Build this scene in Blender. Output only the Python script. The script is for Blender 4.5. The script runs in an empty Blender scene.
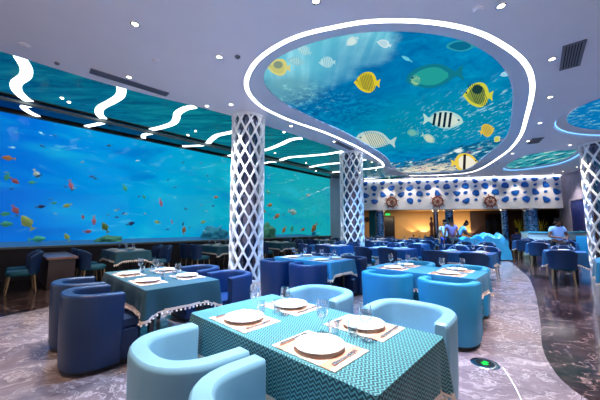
import bpy, bmesh, math, random
from mathutils import Vector, Matrix
from mathutils.geometry import tessellate_polygon
random.seed(7)
S = bpy.context.scene
COL = S.collection
# ------------------------------------------------------------------ camera, world, exposure
F = 281.0; CAMH = 1.4; TILT = math.atan(27/281.0)
cam_d = bpy.data.cameras.new('camera'); cam = bpy.data.objects.new('camera', cam_d); COL.objects.link(cam)
cam_d.sensor_width = 36; cam_d.lens = 36*F/600; cam_d.clip_start = .05; cam_d.clip_end = 200
cam.location = (0, 0, CAMH); cam.rotation_euler = (math.pi/2+TILT, 0, 0)
S.camera = cam
w = bpy.data.worlds.new('world'); S.world = w; w.use_nodes = True
w.node_tree.nodes['Background'].inputs[0].default_value = (.72, .64, .66, 1)
w.node_tree.nodes['Background'].inputs[1].default_value = 1.2
S.view_settings.view_transform = 'Standard'; S.view_settings.look = 'None'
S.view_settings.exposure = 0.0; S.view_settings.gamma = 1.0; S.view_settings.use_curve_mapping = False
K_DOWN = 4.5; K_TABLE = 4.5
# ------------------------------------------------------------------ frames: u runs along the aquarium, v towards it
A = math.radians(43.3); SA, CA = math.sin(A), math.cos(A); TH = math.pi/2-A
def W(u, v, z=0.0): return Vector((u*SA-v*CA, u*CA+v*SA, z))
def UV(p): return (p.x*SA+p.y*CA, -p.x*CA+p.y*SA)
ct, st = math.cos(TILT), math.sin(TILT)
def ray(x, y):
    a = (x-300)/F; b = (200-y)/F
    return Vector((a, ct-b*st, st+b*ct))
def atz(x, y, z):
    r = ray(x, y); k = (z-CAMH)/r.z; return Vector((r.x*k, r.y*k, z))
def atv(x, y, v):
    r = ray(x, y); k = v/(-r.x*CA+r.y*SA); return Vector((r.x*k, r.y*k, CAMH+r.z*k))
def aty(x, y, Y):
    r = ray(x, y); k = Y/r.y; return Vector((r.x*k, Y, CAMH+r.z*k))
def spline(pts, n=4, closed=True):
    out = []; N = len(pts)
    for i in range(N if closed else N-1):
        g = lambda j: pts[j % N] if closed else pts[max(0, min(N-1, j))]
        p0, p1, p2, p3 = g(i-1), g(i), g(i+1), g(i+2)
        for k in range(n):
            t = k/n
            out.append(tuple(.5*(2*b+(c-a)*t+(2*a-5*b+4*c-d)*t*t+(3*b-a-3*c+d)*t**3) for a, b, c, d in zip(p0, p1, p2, p3)))
    if not closed: out.append(tuple(pts[-1]))
    return out
# ------------------------------------------------------------------ materials
def lin(c): return tuple(((x/255)/12.92 if x/255 <= .04045 else ((x/255+.055)/1.055)**2.4) for x in c)+(1,)
class NT:
    def __init__(s, name):
        s.m = bpy.data.materials.new(name); s.m.use_nodes = True; s.t = s.m.node_tree; s.t.nodes.clear()
        s.out = s.t.nodes.new('ShaderNodeOutputMaterial')
    def n(s, ty, ins={}, **kw):
        nd = s.t.nodes.new('ShaderNode'+ty)
        for k, v in kw.items(): setattr(nd, k, v)
        for k, v in ins.items(): s.put(nd.inputs[k], v)
        return nd
    def put(s, sock, v):
        if isinstance(v, bpy.types.NodeSocket): s.t.links.new(v, sock)
        elif isinstance(v, bpy.types.Node): s.t.links.new(v.outputs[0], sock)
        else: sock.default_value = v
    def math(s, op, a, b=0.0, c=0.0): return s.n('Math', {0: a, 1: b, 2: c}, operation=op).outputs[0]
    def mix(s, f, a, b):
        nd = s.n('Mix', data_type='RGBA'); s.put(nd.inputs[0], f); s.put(nd.inputs[6], a); s.put(nd.inputs[7], b); return nd.outputs[2]
    def noise(s, vec, scale, detail=3, rough=.5, dist=0): return s.n('TexNoise', {'Vector': vec, 'Scale': scale, 'Detail': detail, 'Roughness': rough, 'Distortion': dist})
    def ramp(s, f, stops):
        nd = s.n('ValToRGB', {0: f}); e = nd.color_ramp.elements
        while len(e) < len(stops): e.new(.5)
        for el, (p, c) in zip(e, stops): el.position = p; el.color = c if len(c) == 4 else tuple(c)+(1,)
        return nd.outputs[0]
    def smooth(s, x, a, b): return s.n('MapRange', {0: x, 1: a, 2: b, 3: 0.0, 4: 1.0}, interpolation_type='SMOOTHSTEP').outputs[0]
    def coord(s, which='Object'): return s.n('TexCoord').outputs[which]
    def pos(s): return s.n('NewGeometry').outputs['Position']
    def bsdf(s, col, rough=.5, metal=0., spec=.5, **kw):
        b = s.n('BsdfPrincipled', {'Base Color': col, 'Roughness': rough, 'Metallic': metal, 'Specular IOR Level': spec})
        for k, v in kw.items(): s.put(b.inputs[k], v)
        s.t.links.new(b.outputs[0], s.out.inputs[0]); return b
    def emit(s, col, st=1.):
        e = s.n('Emission', {0: col, 1: st}); s.t.links.new(e.outputs[0], s.out.inputs[0]); return e
def plain(name, rgb, rough=.5, metal=0., spec=.5, vary=.12, scale=30., bump=0.):
    m = NT(name); c = lin(rgb); nz = m.noise(m.coord(), scale, 3)
    col = m.mix(nz.outputs[0], tuple(x*(1-vary) for x in c[:3])+(1,), tuple(min(1, x*(1+vary)) for x in c[:3])+(1,))
    b = m.bsdf(col, rough, metal, spec)
    if bump: m.put(b.inputs['Normal'], m.n('Bump', {'Height': m.noise(m.coord(), scale*6, 2).outputs[0], 'Strength': bump, 'Distance': .002}).outputs[0])
    return m.m
def glow(name, rgb, st): m = NT(name); m.emit(lin(rgb), st); return m.m
M = {}
M['ceiling'] = plain('white ceiling plaster', (244, 242, 250), .6, vary=.03, scale=2)
M['cove'] = plain('cove plaster', (214, 222, 238), .5, vary=.02)
M['led'] = glow('white led strip', (255, 255, 255), 7.0)
M['ribbon'] = glow('white wave light', (240, 252, 255), 4.2)
M['bulb'] = glow('downlight bulb', (255, 240, 215), 14.)
M['chrome'] = plain('chrome', (210, 212, 215), .12, 1.)
M['vent'] = plain('grey vent metal', (120, 120, 135), .5, .3)
M['dark'] = plain('dark slot', (20, 20, 24), .7)
M['lattice'] = plain('white lattice plaster', (250, 252, 255), .4, vary=.03)
M['black'] = plain('black lacquer', (14, 14, 18), .3)
M['plinth'] = plain('black plinth', (10, 12, 18), .5)
M['porcelain'] = plain('white porcelain', (245, 243, 240), .12, vary=.02)
M['steel'] = plain('cutlery steel', (190, 190, 196), .2, 1.)
M['wood'] = plain('pale wood', (150, 124, 90), .4, vary=.2)
M['darkwall'] = plain('dark wall', (46, 36, 40), .6)
M['tan'] = plain('tan wall plaster', (176, 140, 92), .6, vary=.1, scale=3)
M['white'] = plain('white painted band', (232, 234, 242), .5, vary=.03, scale=3)
M['greybeam'] = plain('grey beam', (104, 108, 102), .5)
M['skin'] = plain('skin', (150, 105, 80), .5)
M['skin_dark'] = plain('dark skin', (92, 60, 46), .5)
M['hair'] = plain('black hair', (12, 10, 12), .9, 0., .1)
M['trim'] = plain('cream tassel trim', (225, 205, 190), .8, vary=.35, scale=80)
def cloth_mat(name, base, light, amt=1.):
    m = NT(name); uvn = m.coord('UV'); sp = m.n('SeparateXYZ', {0: uvn})
    x, y = sp.outputs[0], sp.outputs[1]
    tri = m.math('PINGPONG', x, .018)
    t = m.math('FRACT', m.math('DIVIDE', m.math('ADD', y, m.math('MULTIPLY', tri, .9)), .020))
    line = m.math('MULTIPLY', m.smooth(m.math('ABSOLUTE', m.math('SUBTRACT', t, .5)), .26, .14), amt)
    n2 = m.noise(uvn, 9, 2)
    c = m.mix(line, lin(base), lin(light))
    c = m.mix(m.math('MULTIPLY', n2.outputs[0], .25), c, lin(base))
    m.bsdf(c, .5, 0, .5, **{'Sheen Weight': .05}); return m.m
M['cloth_teal'] = cloth_mat('teal zigzag brocade', (3, 60, 74), (92, 164, 172))
M['cloth_plain'] = cloth_mat('deep teal brocade', (2, 50, 64), (14, 82, 96))
M['cloth_azure'] = cloth_mat('azure brocade', (8, 96, 140), (40, 140, 172))
M['cloth_far'] = plain('blue tablecloth', (8, 76, 128), .55, vary=.15, scale=8)
def leather(name, rgb, rough=.42):
    m = NT(name); co = m.coord(); nz = m.noise(co, 3.5, 3); c = lin(rgb)
    col = m.mix(nz.outputs[0], tuple(x*.82 for x in c[:3])+(1,), tuple(min(1, x*1.15) for x in c[:3])+(1,))
    b = m.bsdf(col, rough, 0, .45)
    m.put(b.inputs['Normal'], m.n('Bump', {'Height': m.noise(co, 260, 2).outputs[0], 'Strength': .12, 'Distance': .002}).outputs[0]); return m.m
M['aqua'] = leather('pale aqua leather', (112, 158, 184))
M['azure'] = leather('azure leather', (30, 128, 170))
M['navy'] = leather('deep blue leather', (2, 38, 80))
M['midnight'] = leather('midnight blue fabric', (3, 42, 84), .6)
M['seatteal'] = leather('teal seat fabric', (16, 84, 100), .6)
def glassm(name, tint=(1, 1, 1, 1), ior=1.45, rough=0., extra=0.):
    m = NT(name); fr = m.n('Fresnel', {'IOR': ior}).outputs[0] if ior < 1.3 else m.math('MULTIPLY', m.math('POWER', m.n('LayerWeight', {'Blend': .5}).outputs['Facing'], 1.5), .85)
    tr = m.n('BsdfTransparent', {0: tint}); gl = m.n('BsdfGlossy', {'Color': (1, 1, 1, 1), 'Roughness': rough})
    mx = m.n('MixShader', {0: m.math('ADD', fr, extra), 1: tr.outputs[0], 2: gl.outputs[0]}); m.t.links.new(mx.outputs[0], m.out.inputs[0]); return m.m
M['glass'] = glassm('clear glass', (.84, .90, .94, 1), 1.5, .05, .05)
M['pane'] = glassm('aquarium pane', (.97, 1, 1, 1), 1.13, .0)
def placemat():
    m = NT('woven placemat'); sp = m.n('SeparateXYZ', {0: m.coord()}); x, y = sp.outputs[0], sp.outputs[1]
    s1 = m.math('LESS_THAN', m.math('ABSOLUTE', m.math('SUBTRACT', m.math('ABSOLUTE', y), .15)), .03)
    s2 = m.math('LESS_THAN', m.math('ABSOLUTE', m.math('SUBTRACT', m.math('ABSOLUTE', x), .10)), .02)
    c = m.mix(s1, lin((222, 204, 188)), lin((186, 134, 112))); c = m.mix(m.math('MULTIPLY', s2, .6), c, lin((186, 134, 112)))
    wv = m.noise(m.coord(), 160, 1); c = m.mix(m.math('MULTIPLY', wv.outputs[0], .3), c, lin((176, 140, 124)))
    m.bsdf(c, .7); return m.m
M['mat'] = placemat()
def marble(name, base, mid, vein, rough, sc=1., vth=.035, vamt=.42, seam=True, warm=None, spec=.5):
    m = NT(name); p = m.pos(); 
    wn = m.noise(p, .9*sc, 5, .6); off = m.n('VectorMath', {0: wn.outputs['Color'], 1: (1.6, 1.6, 0)}, operation='MULTIPLY').outputs[0]
    pv = m.n('VectorMath', {0: p, 1: off}, operation='ADD').outputs[0]
    st2 = m.n('Mapping', {'Vector': pv, 'Rotation': (0, 0, .5), 'Scale': (1.0*sc, 2.6*sc, 1)}).outputs[0]
    n1 = m.noise(st2, 1.1, 8, .62); n2 = m.noise(st2, 2.4, 6, .6, .6); n3 = m.noise(p, 7*sc, 6, .7)
    c = m.ramp(n1.outputs[0], [(.32, lin(base)), (.6, lin(mid)), (.8, lin(base))])
    c = m.mix(m.math('MULTIPLY', m.smooth(n3.outputs[0], .5, .75), .28), c, lin(vein))
    if warm: c = m.mix(m.math('MULTIPLY', m.smooth(m.noise(p, .55, 3).outputs[0], .42, .62), .75), c, lin(warm))
    v = m.smooth(m.math('ABSOLUTE', m.math('SUBTRACT', n2.outputs[0], .5)), vth, .0)
    c = m.mix(m.math('MULTIPLY', v, vamt), c, lin(vein))
    if seam:
        q = m.n('Mapping', {'Vector': p, 'Rotation': (0, 0, -TH)}).outputs[0]
        bk = m.n('TexBrick', {'Vector': q, 'Color1': (1, 1, 1, 1), 'Color2': (.86, .86, .86, 1), 'Mortar': (.4, .4, .4, 1), 'Scale': 1.0, 'Mortar Size': .004, 'Brick Width': 1.6, 'Row Height': 1.6}, offset=0.)
        c = m.n('Mix', data_type='RGBA', blend_type='MULTIPLY'); nd = c; c = nd.outputs[2]
        m.put(nd.inputs[0], 1.0); m.put(nd.inputs[6], prevc := m_last(m)); m.put(nd.inputs[7], bk.outputs[0])
    b = m.bsdf(c, rough, 0, spec); return m.m
def m_last(m):   # the last colour mix made before the seam multiply
    mixes = [n for n in m.t.nodes if n.bl_idname == 'ShaderNodeMix']; return mixes[-2].outputs[2]
M['marble'] = marble('grey brown marble', (86, 78, 84), (122, 110, 116), (186, 176, 180), .22, 1.0, warm=(112, 92, 82))
M['darkmarble'] = marble('dark emperador marble', (16, 11, 14), (46, 30, 28), (150, 126, 124), .11, .8, .014, vamt=.8, spec=.32)
M['stone'] = marble('grey stone cladding', (112, 112, 142), (140, 136, 164), (166, 162, 184), .7, 1.5, seam=False)
M['brownstone'] = marble('brown marble', (110, 74, 62), (140, 98, 84), (180, 150, 130), .3, 1.2, seam=False)
def mosaic(name, a, b):
    m = NT(name); v = m.n('TexVoronoi', {'Vector': m.coord(), 'Scale': 14.}); m.bsdf(m.mix(m.n('SeparateXYZ', {0: v.outputs['Color']}).outputs[0], lin(a), lin(b)), .12, .2); return m.m
M['mosaic'] = mosaic('blue mosaic', (6, 34, 110), (90, 170, 240)); M['mirror'] = plain('dark mirror glass', (110, 116, 140), .08, 1.)
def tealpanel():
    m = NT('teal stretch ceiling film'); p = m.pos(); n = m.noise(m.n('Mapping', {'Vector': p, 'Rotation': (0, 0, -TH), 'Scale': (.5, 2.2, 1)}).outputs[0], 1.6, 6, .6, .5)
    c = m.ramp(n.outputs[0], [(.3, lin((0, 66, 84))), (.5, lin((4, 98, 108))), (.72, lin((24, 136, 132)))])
    b = m.bsdf(c, .16, 0, .7); m.put(b.inputs['Emission Color'], c); m.put(b.inputs['Emission Strength'], .55); return m.m  # weak self-glow added to the film to lift its brightness
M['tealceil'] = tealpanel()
M['mirrorceil'] = plain('black mirror ceiling film', (44, 48, 58), .07, 1.)
# ------------------------------------------------------------------ mesh helpers
def tag(o, label=None, cat=None, group=None, kind=None):
    if label: o['label'] = label
    if cat: o['category'] = cat
    if group: o['group'] = group
    if kind: o['kind'] = kind
    return o
def empty(name, loc, rz=0): o = bpy.data.objects.new(name, None); COL.objects.link(o); o.location = loc; o.rotation_euler = (0, 0, rz); o.empty_display_size = .1; return o
class MB:
    def __init__(s): s.v = []; s.f = []; s.mi = []; s.uv = {}; s.c = 0
    def add(s, vs, fs, mi=0):
        b = len(s.v); s.v += [tuple(x) for x in vs]; s.f += [tuple(i+b for i in f) for f in fs]; s.mi += [mi]*len(fs); return s
    def box(s, c, d, rz=0, mi=0, taper=1.):
        vs = []
        for z in (-1, 1):
            k = taper if z < 0 else 1
            for x, y in ((-1, -1), (1, -1), (1, 1), (-1, 1)):
                X, Y = x*d[0]/2*k, y*d[1]/2*k
                vs.append((c[0]+X*math.cos(rz)-Y*math.sin(rz), c[1]+X*math.sin(rz)+Y*math.cos(rz), c[2]+z*d[2]/2))
        return s.add(vs, [(3, 2, 1, 0), (4, 5, 6, 7), (0, 1, 5, 4), (1, 2, 6, 5), (2, 3, 7, 6), (3, 0, 4, 7)], mi)
    def lathe(s, prof, n=24, c=(0, 0, 0), mi=0, close=False):
        vs = [(c[0]+r*math.cos(2*math.pi*i/n), c[1]+r*math.sin(2*math.pi*i/n), c[2]+z) for r, z in prof for i in range(n)]
        fs = [(j*n+i, j*n+(i+1) % n, (j+1)*n+(i+1) % n, (j+1)*n+i) for j in range(len(prof)-1) for i in range(n)]
        if close: fs += [tuple(range(n))[::-1], tuple((len(prof)-1)*n+i for i in range(n))]
        return s.add(vs, fs, mi)
    def loft(s, rings, cap=True, closed=True, mi=0):
        n = len(rings[0]); vs = [p for r in rings for p in r]; m = n if closed else n-1
        fs = [(j*n+i, j*n+(i+1) % n, (j+1)*n+(i+1) % n, (j+1)*n+i) for j in range(len(rings)-1) for i in range(m)]
        if cap: fs += [tuple(range(n))[::-1], tuple((len(rings)-1)*n+i for i in range(n))]
        return s.add(vs, fs, mi)
    def tube(s, pts, r, n=8, mi=0):
        rings = []; pts = [Vector(p) for p in pts]
        for i, p in enumerate(pts):
            d = (pts[min(i+1, len(pts)-1)]-pts[max(i-1, 0)]).normalized(); a = d.orthogonal().normalized() if i == 0 else (a-d*a.dot(d)).normalized(); b = d.cross(a)
            rr = r[i] if isinstance(r, (list, tuple)) else r
            rings.append([p+(a*math.cos(2*math.pi*k/n)+b*math.sin(2*math.pi*k/n))*rr for k in range(n)])
        return s.loft(rings, mi=mi)
    def poly(s, loops, z0, z1=None, mi=0):
        """flat polygon with holes; with z1, a slab"""
        L = [[Vector((p[0], p[1], 0)) for p in l] for l in loops]; tri = tessellate_polygon(L); flat = [p for l in L for p in l]
        s.add([(p.x, p.y, z0) for p in flat], [tuple(t) for t in tri], mi)
        if z1 is not None:
            s.add([(p.x, p.y, z1) for p in flat], [tuple(t) for t in tri], mi); b = 0
            for l in L: s.loft([[(p.x, p.y, z0) for p in l], [(p.x, p.y, z1) for p in l]], cap=False, mi=mi)
        return s
    def build(s, name, mat, parent=None, smooth=True, bevel=0, uvs=None, loc=None, rz=0, sub=0):
        me = bpy.data.meshes.new(name); me.from_pydata(s.v, [], s.f)
        for mt in (mat if isinstance(mat, (list, tuple)) else [mat]): me.materials.append(M[mt] if isinstance(mt, str) else mt)
        me.polygons.foreach_set('material_index', s.mi)
        if uvs:
            l = me.uv_layers.new(name='UVMap')
            for lp in me.loops: l.data[lp.index].uv = uvs[lp.vertex_index]
        bm = bmesh.new(); bm.from_mesh(me)
        if not uvs: bmesh.ops.remove_doubles(bm, verts=bm.verts, dist=1e-5)
        bmesh.ops.recalc_face_normals(bm, faces=bm.faces)
        if bevel: 
            ed = [e for e in bm.edges if len(e.link_faces) == 2 and e.calc_face_angle(0) > .6]
            bmesh.ops.bevel(bm, geom=ed, offset=bevel, segments=2, affect='EDGES', profile=.6)
        bm.to_mesh(me); bm.free()
        if smooth:
            me.polygons.foreach_set('use_smooth', [True]*len(me.polygons)); me.set_sharp_from_angle(angle=.7)
        o = bpy.data.objects.new(name, me); COL.objects.link(o); o.parent = parent
        if loc is not None: o.location = loc
        o.rotation_euler = (0, 0, rz)
        if sub: md = o.modifiers.new('sub', 'SUBSURF'); md.levels = sub; md.render_levels = sub
        return o
def struct(mb, name, mat, **k): return tag(mb.build(name, mat, **k), kind='structure')
KIDS = {}
def copy_tree(o, parent=None):
    c = o.copy(); COL.objects.link(c); c.parent = parent
    for ch in [x for x in KIDS.get(o.name) or o.children]: copy_tree(ch, c)
    return c
# ================================================================== SETTING
# ---- ceiling
ring_px = [(247.6,76.5),(253.5,65.3),(263.5,55.2),(280.3,44.3),(297,36.8),(313.8,31.8),(330,28.3),(353.5,23.7),(370,21.7),(387,20.9),(403.8,20.9),(420,21.6),(436.8,23.2),(453.5,25.9),(470.3,30),(487,36.2),(503.8,45.6),(515,53.5),(524.3,62.5),(530.5,73.9),(532.4,87),(530.9,100),(527,115.2),(520.7,135.5),(510,149.3),(498.8,157.7),(488.7,164.4),(478.7,169.7),(468,172.8),(451.9,174.4),(435,175.3),(410,175.7),(395.4,175),(387,173.3),(385,168.6),(382,162.8),(373.6,156.6),(358.5,147.7),(336.8,137.6),(320,130.8),(297,123),(280.3,116.4),(263.5,108),(253.5,99.6),(247.8,91.2),(246.4,83.7)]
scr_px = [(263.6,76),(266,67.8),(276,57),(293.7,47.7),(313.8,40.2),(336.8,34.4),(353.5,31.6),(370,29.8),(387,29.3),(403.8,29.4),(420,30.4),(436.8,32.6),(453.5,36),(467,40),(480,46.9),(493.7,56),(502.3,65.3),(509,76.5),(512.4,91.3),(511.8,110),(509.5,128),(504,139),(493.8,148.5),(482,157.5),(472,166),(460.3,170.1),(435,171.8),(410,172.4),(397,170.5),(391.5,165.5),(388,158.6),(378.6,151),(360,140),(341.8,130),(320,120.5),(297,109.5),(280.3,99.6),(268.5,88.7),(264.3,82)]
ZC = 4.45; ZS = 4.6
ring = [tuple(atz(x, y, ZC)[:2]) for x, y in ring_px]
ring = spline(ring, 4)
scr = spline([tuple(atz(x, y, ZS)[:2]) for x, y in scr_px], 4)
def offset(loop, d):
    N = len(loop); out = []
    for i in range(N):
        a = Vector(loop[i-3]); b = Vector(loop[(i+3) % N]); t = (b-a).normalized(); out.append((loop[i][0]+t.y*d, loop[i][1]-t.x*d))
    return out
area = sum(a[0]*b[1]-b[0]*a[1] for a, b in zip(ring, ring[1:]+ring[:1]))
sg = 1 if area > 0 else -1
ring_o, ring_i = offset(ring, .045*sg), offset(ring, -.045*sg)
def resample(loop, n):
    P = [Vector(p) for p in loop]+[Vector(loop[0])]; L = [0]
    for a, b in zip(P, P[1:]): L.append(L[-1]+(b-a).length)
    out = []; j = 0
    for i in range(n):
        t = L[-1]*i/n
        while L[j+1] < t: j += 1
        out.append(tuple(P[j].lerp(P[j+1], (t-L[j])/max(1e-9, L[j+1]-L[j]))))
    return out
oval2 = spline([tuple(atz(x, y, ZC)[:2]) for x, y in [(503,169.5),(508,164),(524,156),(545,152),(565,150.2),(581,150.5),(580,156),(566,163),(550,167),(530,170),(512,171.5)]], 4)
o3c = atz(600, 104, ZC); 
oval3 = [(10.15+3.0*math.cos(t)*.95-1.1*math.sin(t), 7.0+2.15*math.sin(t)+1.0*math.cos(t)) for t in [2*math.pi*i/48 for i in range(48)]]
edge_uv = [(-6, 7.05), (-3, 7.02), (-.2, 6.98), (.43, 6.98), (1.23, 6.96), (2.17, 6.84), (3.3, 6.62), (4.73, 6.45), (6.7, 6.35), (9, 6.35), (12, 6.4), (16.6, 6.6)]
edge = [tuple(W(u, v)[:2]) for u, v in spline(edge_uv, 4, False)]
BL, BR = Vector((4.05, 18.4)), Vector((15.45, 16.45))     # the white band's ends
outer = edge + [tuple(W(17.6, 10.65)[:2])] + [(4.0, 18.75), (15.5, 16.8), (16.2, 16.4), (12.2, 5.5), (12.2, -5), (-12, -5)]
mb = MB(); mb.poly([outer, ring_o, oval2, oval3], ZC, None)
struct(mb, 'ceiling', 'ceiling', smooth=False)
mb = MB(); mb.poly([ring_o, ring_i], ZC+.004)
tag(mb.build('led_ring', 'led', smooth=False), 'glowing white light line looping round the big underwater ceiling picture', 'light')
NR = 220
ri = resample(ring_i, NR); sc_ = resample(scr, NR)
# pair the two loops by nearest start
k0 = min(range(NR), key=lambda k: (Vector(sc_[k])-Vector(ri[0])).length); sc_ = sc_[k0:]+sc_[:k0]
mb = MB(); flat = [tuple(Vector(a).lerp(Vector(b), .45)) for a, b in zip(ri, sc_)]
mb.loft([[(x, y, ZC+.004) for x, y in ri], [(x, y, ZC+.012) for x, y in flat], [(x, y, ZS-.04) for x, y in sc_], [(x, y, ZS+.01) for x, y in sc_]], cap=False)
struct(mb, 'trim_1', 'cove')
se = offset(scr, .02*(1 if sum(a[0]*b[1]-b[0]*a[1] for a, b in zip(scr, scr[1:]+scr[:1])) > 0 else -1)); mb = MB(); mb.loft([[(x, y, ZS-.035) for x, y in scr], [(x, y, ZS-.005) for x, y in scr]], cap=False)
M['covepale'] = glow('pale blue cove light', (150, 205, 255), 1.5); tag(mb.build('cove_light', 'covepale'), 'thin pale blue cove light round the edge of the big ceiling picture', 'light')
# the small dividing lip along the outside of the ring
mb = MB(); mb.loft([[(x, y, ZC) for x, y in ring_o], [(x, y, ZC+.05) for x, y in ring_o]], cap=False); struct(mb, 'trim_2', 'ceiling', smooth=False)
def blob(m, p, px, py, z, r, soft, nz=None, amt=0.):
    c = atz(px, py, z); d = m.n('VectorMath', {0: p, 1: tuple(c)}, operation='DISTANCE').outputs['Value']
    if nz is not None: d = m.math('ADD', d, m.math('MULTIPLY', m.math('SUBTRACT', nz, .5), amt))
    return m.smooth(d, r+soft, r-soft)
def sea_picture(name, kind):
    m = NT(name); p = m.pos(); n1 = m.noise(p, .9, 5, .6); n2 = m.noise(p, 5., 8, .75); n3 = m.noise(p, 2.2, 4, .6, .8)
    vor = m.n('TexVoronoi', {'Vector': p, 'Scale': 5.5}); vc = m.n('SeparateXYZ', {0: vor.outputs['Color']})
    if kind == 'big':
        c = m.ramp(n3.outputs[0], [(.3, lin((0, 92, 152))), (.55, lin((0, 128, 182))), (.75, lin((6, 150, 198)))])
        # teal open water in the middle
        c = m.mix(m.math('MULTIPLY', blob(m, p, 425, 128, ZS, 2.6, 1.6), .75), c, lin((0, 138, 164)))
        # pale sunlit water with rays at the near left
        rays = m.noise(m.n('Mapping', {'Vector': p, 'Rotation': (0, 0, .25), 'Scale': (3.5, .25, 1)}).outputs[0], 1.2, 3)
        pale = m.mix(m.smooth(rays.outputs[0], .35, .7), lin((92, 182, 206)), lin((142, 214, 230)))
        c = m.mix(blob(m, p, 303, 64, ZS, 1.05, .16, n1.outputs[0], 1.3), c, pale)
        c = m.mix(blob(m, p, 352, 42, ZS, .80, .14, n1.outputs[0], 1.0), c, pale)
        c = m.mix(m.math('MULTIPLY', blob(m, p, 285, 92, ZS, .75, .4, n1.outputs[0], .6), .9), c, lin((96, 160, 178)))
        # light specked reef
        sp = m.smooth(n2.outputs[0], .54, .66)
        c = m.mix(m.math('MULTIPLY', m.math('MULTIPLY', sp, .7), blob(m, p, 305, 98, ZS, .9, .5, n1.outputs[0], .8)), c, lin((150, 224, 226)))
        dk = m.smooth(n2.outputs[0], .54, .44); c = m.mix(m.math('MULTIPLY', blob(m, p, 372, 78, ZS, 1.1, .5, n1.outputs[0], 1.6), .55), c, lin((0, 108, 168)))
        c = m.mix(m.math('MULTIPLY', m.math('MULTIPLY', dk, .7), blob(m, p, 330, 112, ZS, 1.4, .6)), c, lin((0, 84, 140)))
        # white flecks of bubbles to the right
        fl = m.noise(m.n('Mapping', {'Vector': p, 'Rotation': (0, 0, .5), 'Scale': (9, 2.6, 1)}).outputs[0], 1.4, 4, .6)
        c = m.mix(m.math('MULTIPLY', m.math('MULTIPLY', m.smooth(fl.outputs[0], .56, .68), .75), blob(m, p, 492, 118, ZS, 2.2, 1.0)), c, lin((170, 222, 240)))
        # coral bank at the far end
        pc = m.n('Mapping', {'Vector': p, 'Scale': (1.5, .85, 1)}).outputs[0]; k1 = m.noise(pc, .8, 4, .6); k2 = m.noise(pc, 2.1, 5, .68); k3 = m.noise(pc, 1.5, 3, .5, .6)
        cor = m.mix(m.smooth(k2.outputs[0], .44, .56), lin((10, 84, 126)), lin((60, 160, 186)))
        cor = m.mix(m.smooth(k2.outputs[0], .53, .60), cor, lin((228, 236, 232)))
        cor = m.mix(m.math('MULTIPLY', m.smooth(k1.outputs[0], .56, .44), .8), cor, lin((6, 100, 140)))
        cor = m.mix(m.math('MULTIPLY', m.smooth(k3.outputs[0], .62, .68), .8), cor, lin((206, 140, 160)))
        ps = m.n('SeparateXYZ', {0: p}); dd = m.math('ADD', m.math('SUBTRACT', ps.outputs[1], 12.6), m.math('MULTIPLY', m.math('SUBTRACT', ps.outputs[0], 6.1), 2.4))
        dd = m.math('ADD', m.math('MAXIMUM', dd, m.math('SUBTRACT', ps.outputs[1], 13.9)), m.math('MULTIPLY', m.math('SUBTRACT', k1.outputs[0], .5), 6.))
        msk = m.smooth(dd, -.35, .35)
        c = m.mix(msk, c, cor)
        c = m.mix(m.math('MULTIPLY', m.math('MULTIPLY', blob(m, p, 432, 170, ZS, 1.6, .8, n1.outputs[0], 1.), m.smooth(k2.outputs[0], .42, .52)), .8), c, lin((240, 226, 196)))
    elif kind == 'reef':
        k2 = m.noise(m.n('Mapping', {'Vector': p, 'Scale': (1.6, .5, 1)}).outputs[0], 2.2, 6, .7)
        c = m.mix(m.smooth(k2.outputs[0], .42, .52), lin((8, 84, 120)), lin((60, 170, 176))); c = m.mix(m.smooth(k2.outputs[0], .54, .62), c, lin((214, 232, 220)))
        c = m.mix(m.smooth(n3.outputs[0], .5, .7), c, lin((10, 110, 136)))
    else:
        c = m.mix(m.smooth(n2.outputs[0], .5, .68), lin((0, 112, 176)), lin((130, 206, 214)))
    m.emit(c, 1.05); return m.m
M['sea_big'] = sea_picture('underwater picture', 'big'); M['sea_reef'] = sea_picture('coral reef picture', 'reef'); M['sea_side'] = sea_picture('blue reef picture', 'side')
mb = MB(); mb.poly([scr], ZS)
screen = tag(mb.build('ceiling_screen', 'sea_big', smooth=False), 'huge backlit underwater picture with yellow and striped fish set in the ceiling', 'screen')
def small_screen(loop, mat, label, tr, lipin=.16):
    ar = sum(a[0]*b[1]-b[0]*a[1] for a, b in zip(loop, loop[1:]+loop[:1])); s = 1 if ar > 0 else -1
    inn = offset(loop, -lipin*s); mb = MB(); mb.poly([inn], ZS)
    tag(mb.build('ceiling_screen', mat, smooth=False), label, 'screen')
    mb = MB(); mb.loft([[(x, y, ZC) for x, y in loop], [(x, y, ZC+.06) for x, y in loop], [(x, y, ZS+.01) for x, y in inn]], cap=False); struct(mb, tr, 'cove')
    # hidden cove light washing the lip
    l2 = offset(loop, -.03*s); l3 = offset(loop, -.055*s); mb = MB(); mb.loft([[(x, y, ZC+.055) for x, y in l2], [(x, y, ZC+.075) for x, y in l3]], cap=False)
    tag(mb.build('cove_light', M['coveblue']), 'blue cove light edging the '+label.split(' set')[0], 'light')
M['coveblue'] = glow('blue cove light', (120, 190, 255), 2.2)
small_screen(oval2, 'sea_reef', 'small oval coral reef picture set in the ceiling above the white band', 'trim_3')
small_screen(oval3, 'sea_side', 'oval blue reef picture set in the ceiling at the right edge', 'trim_4', .3)
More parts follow.
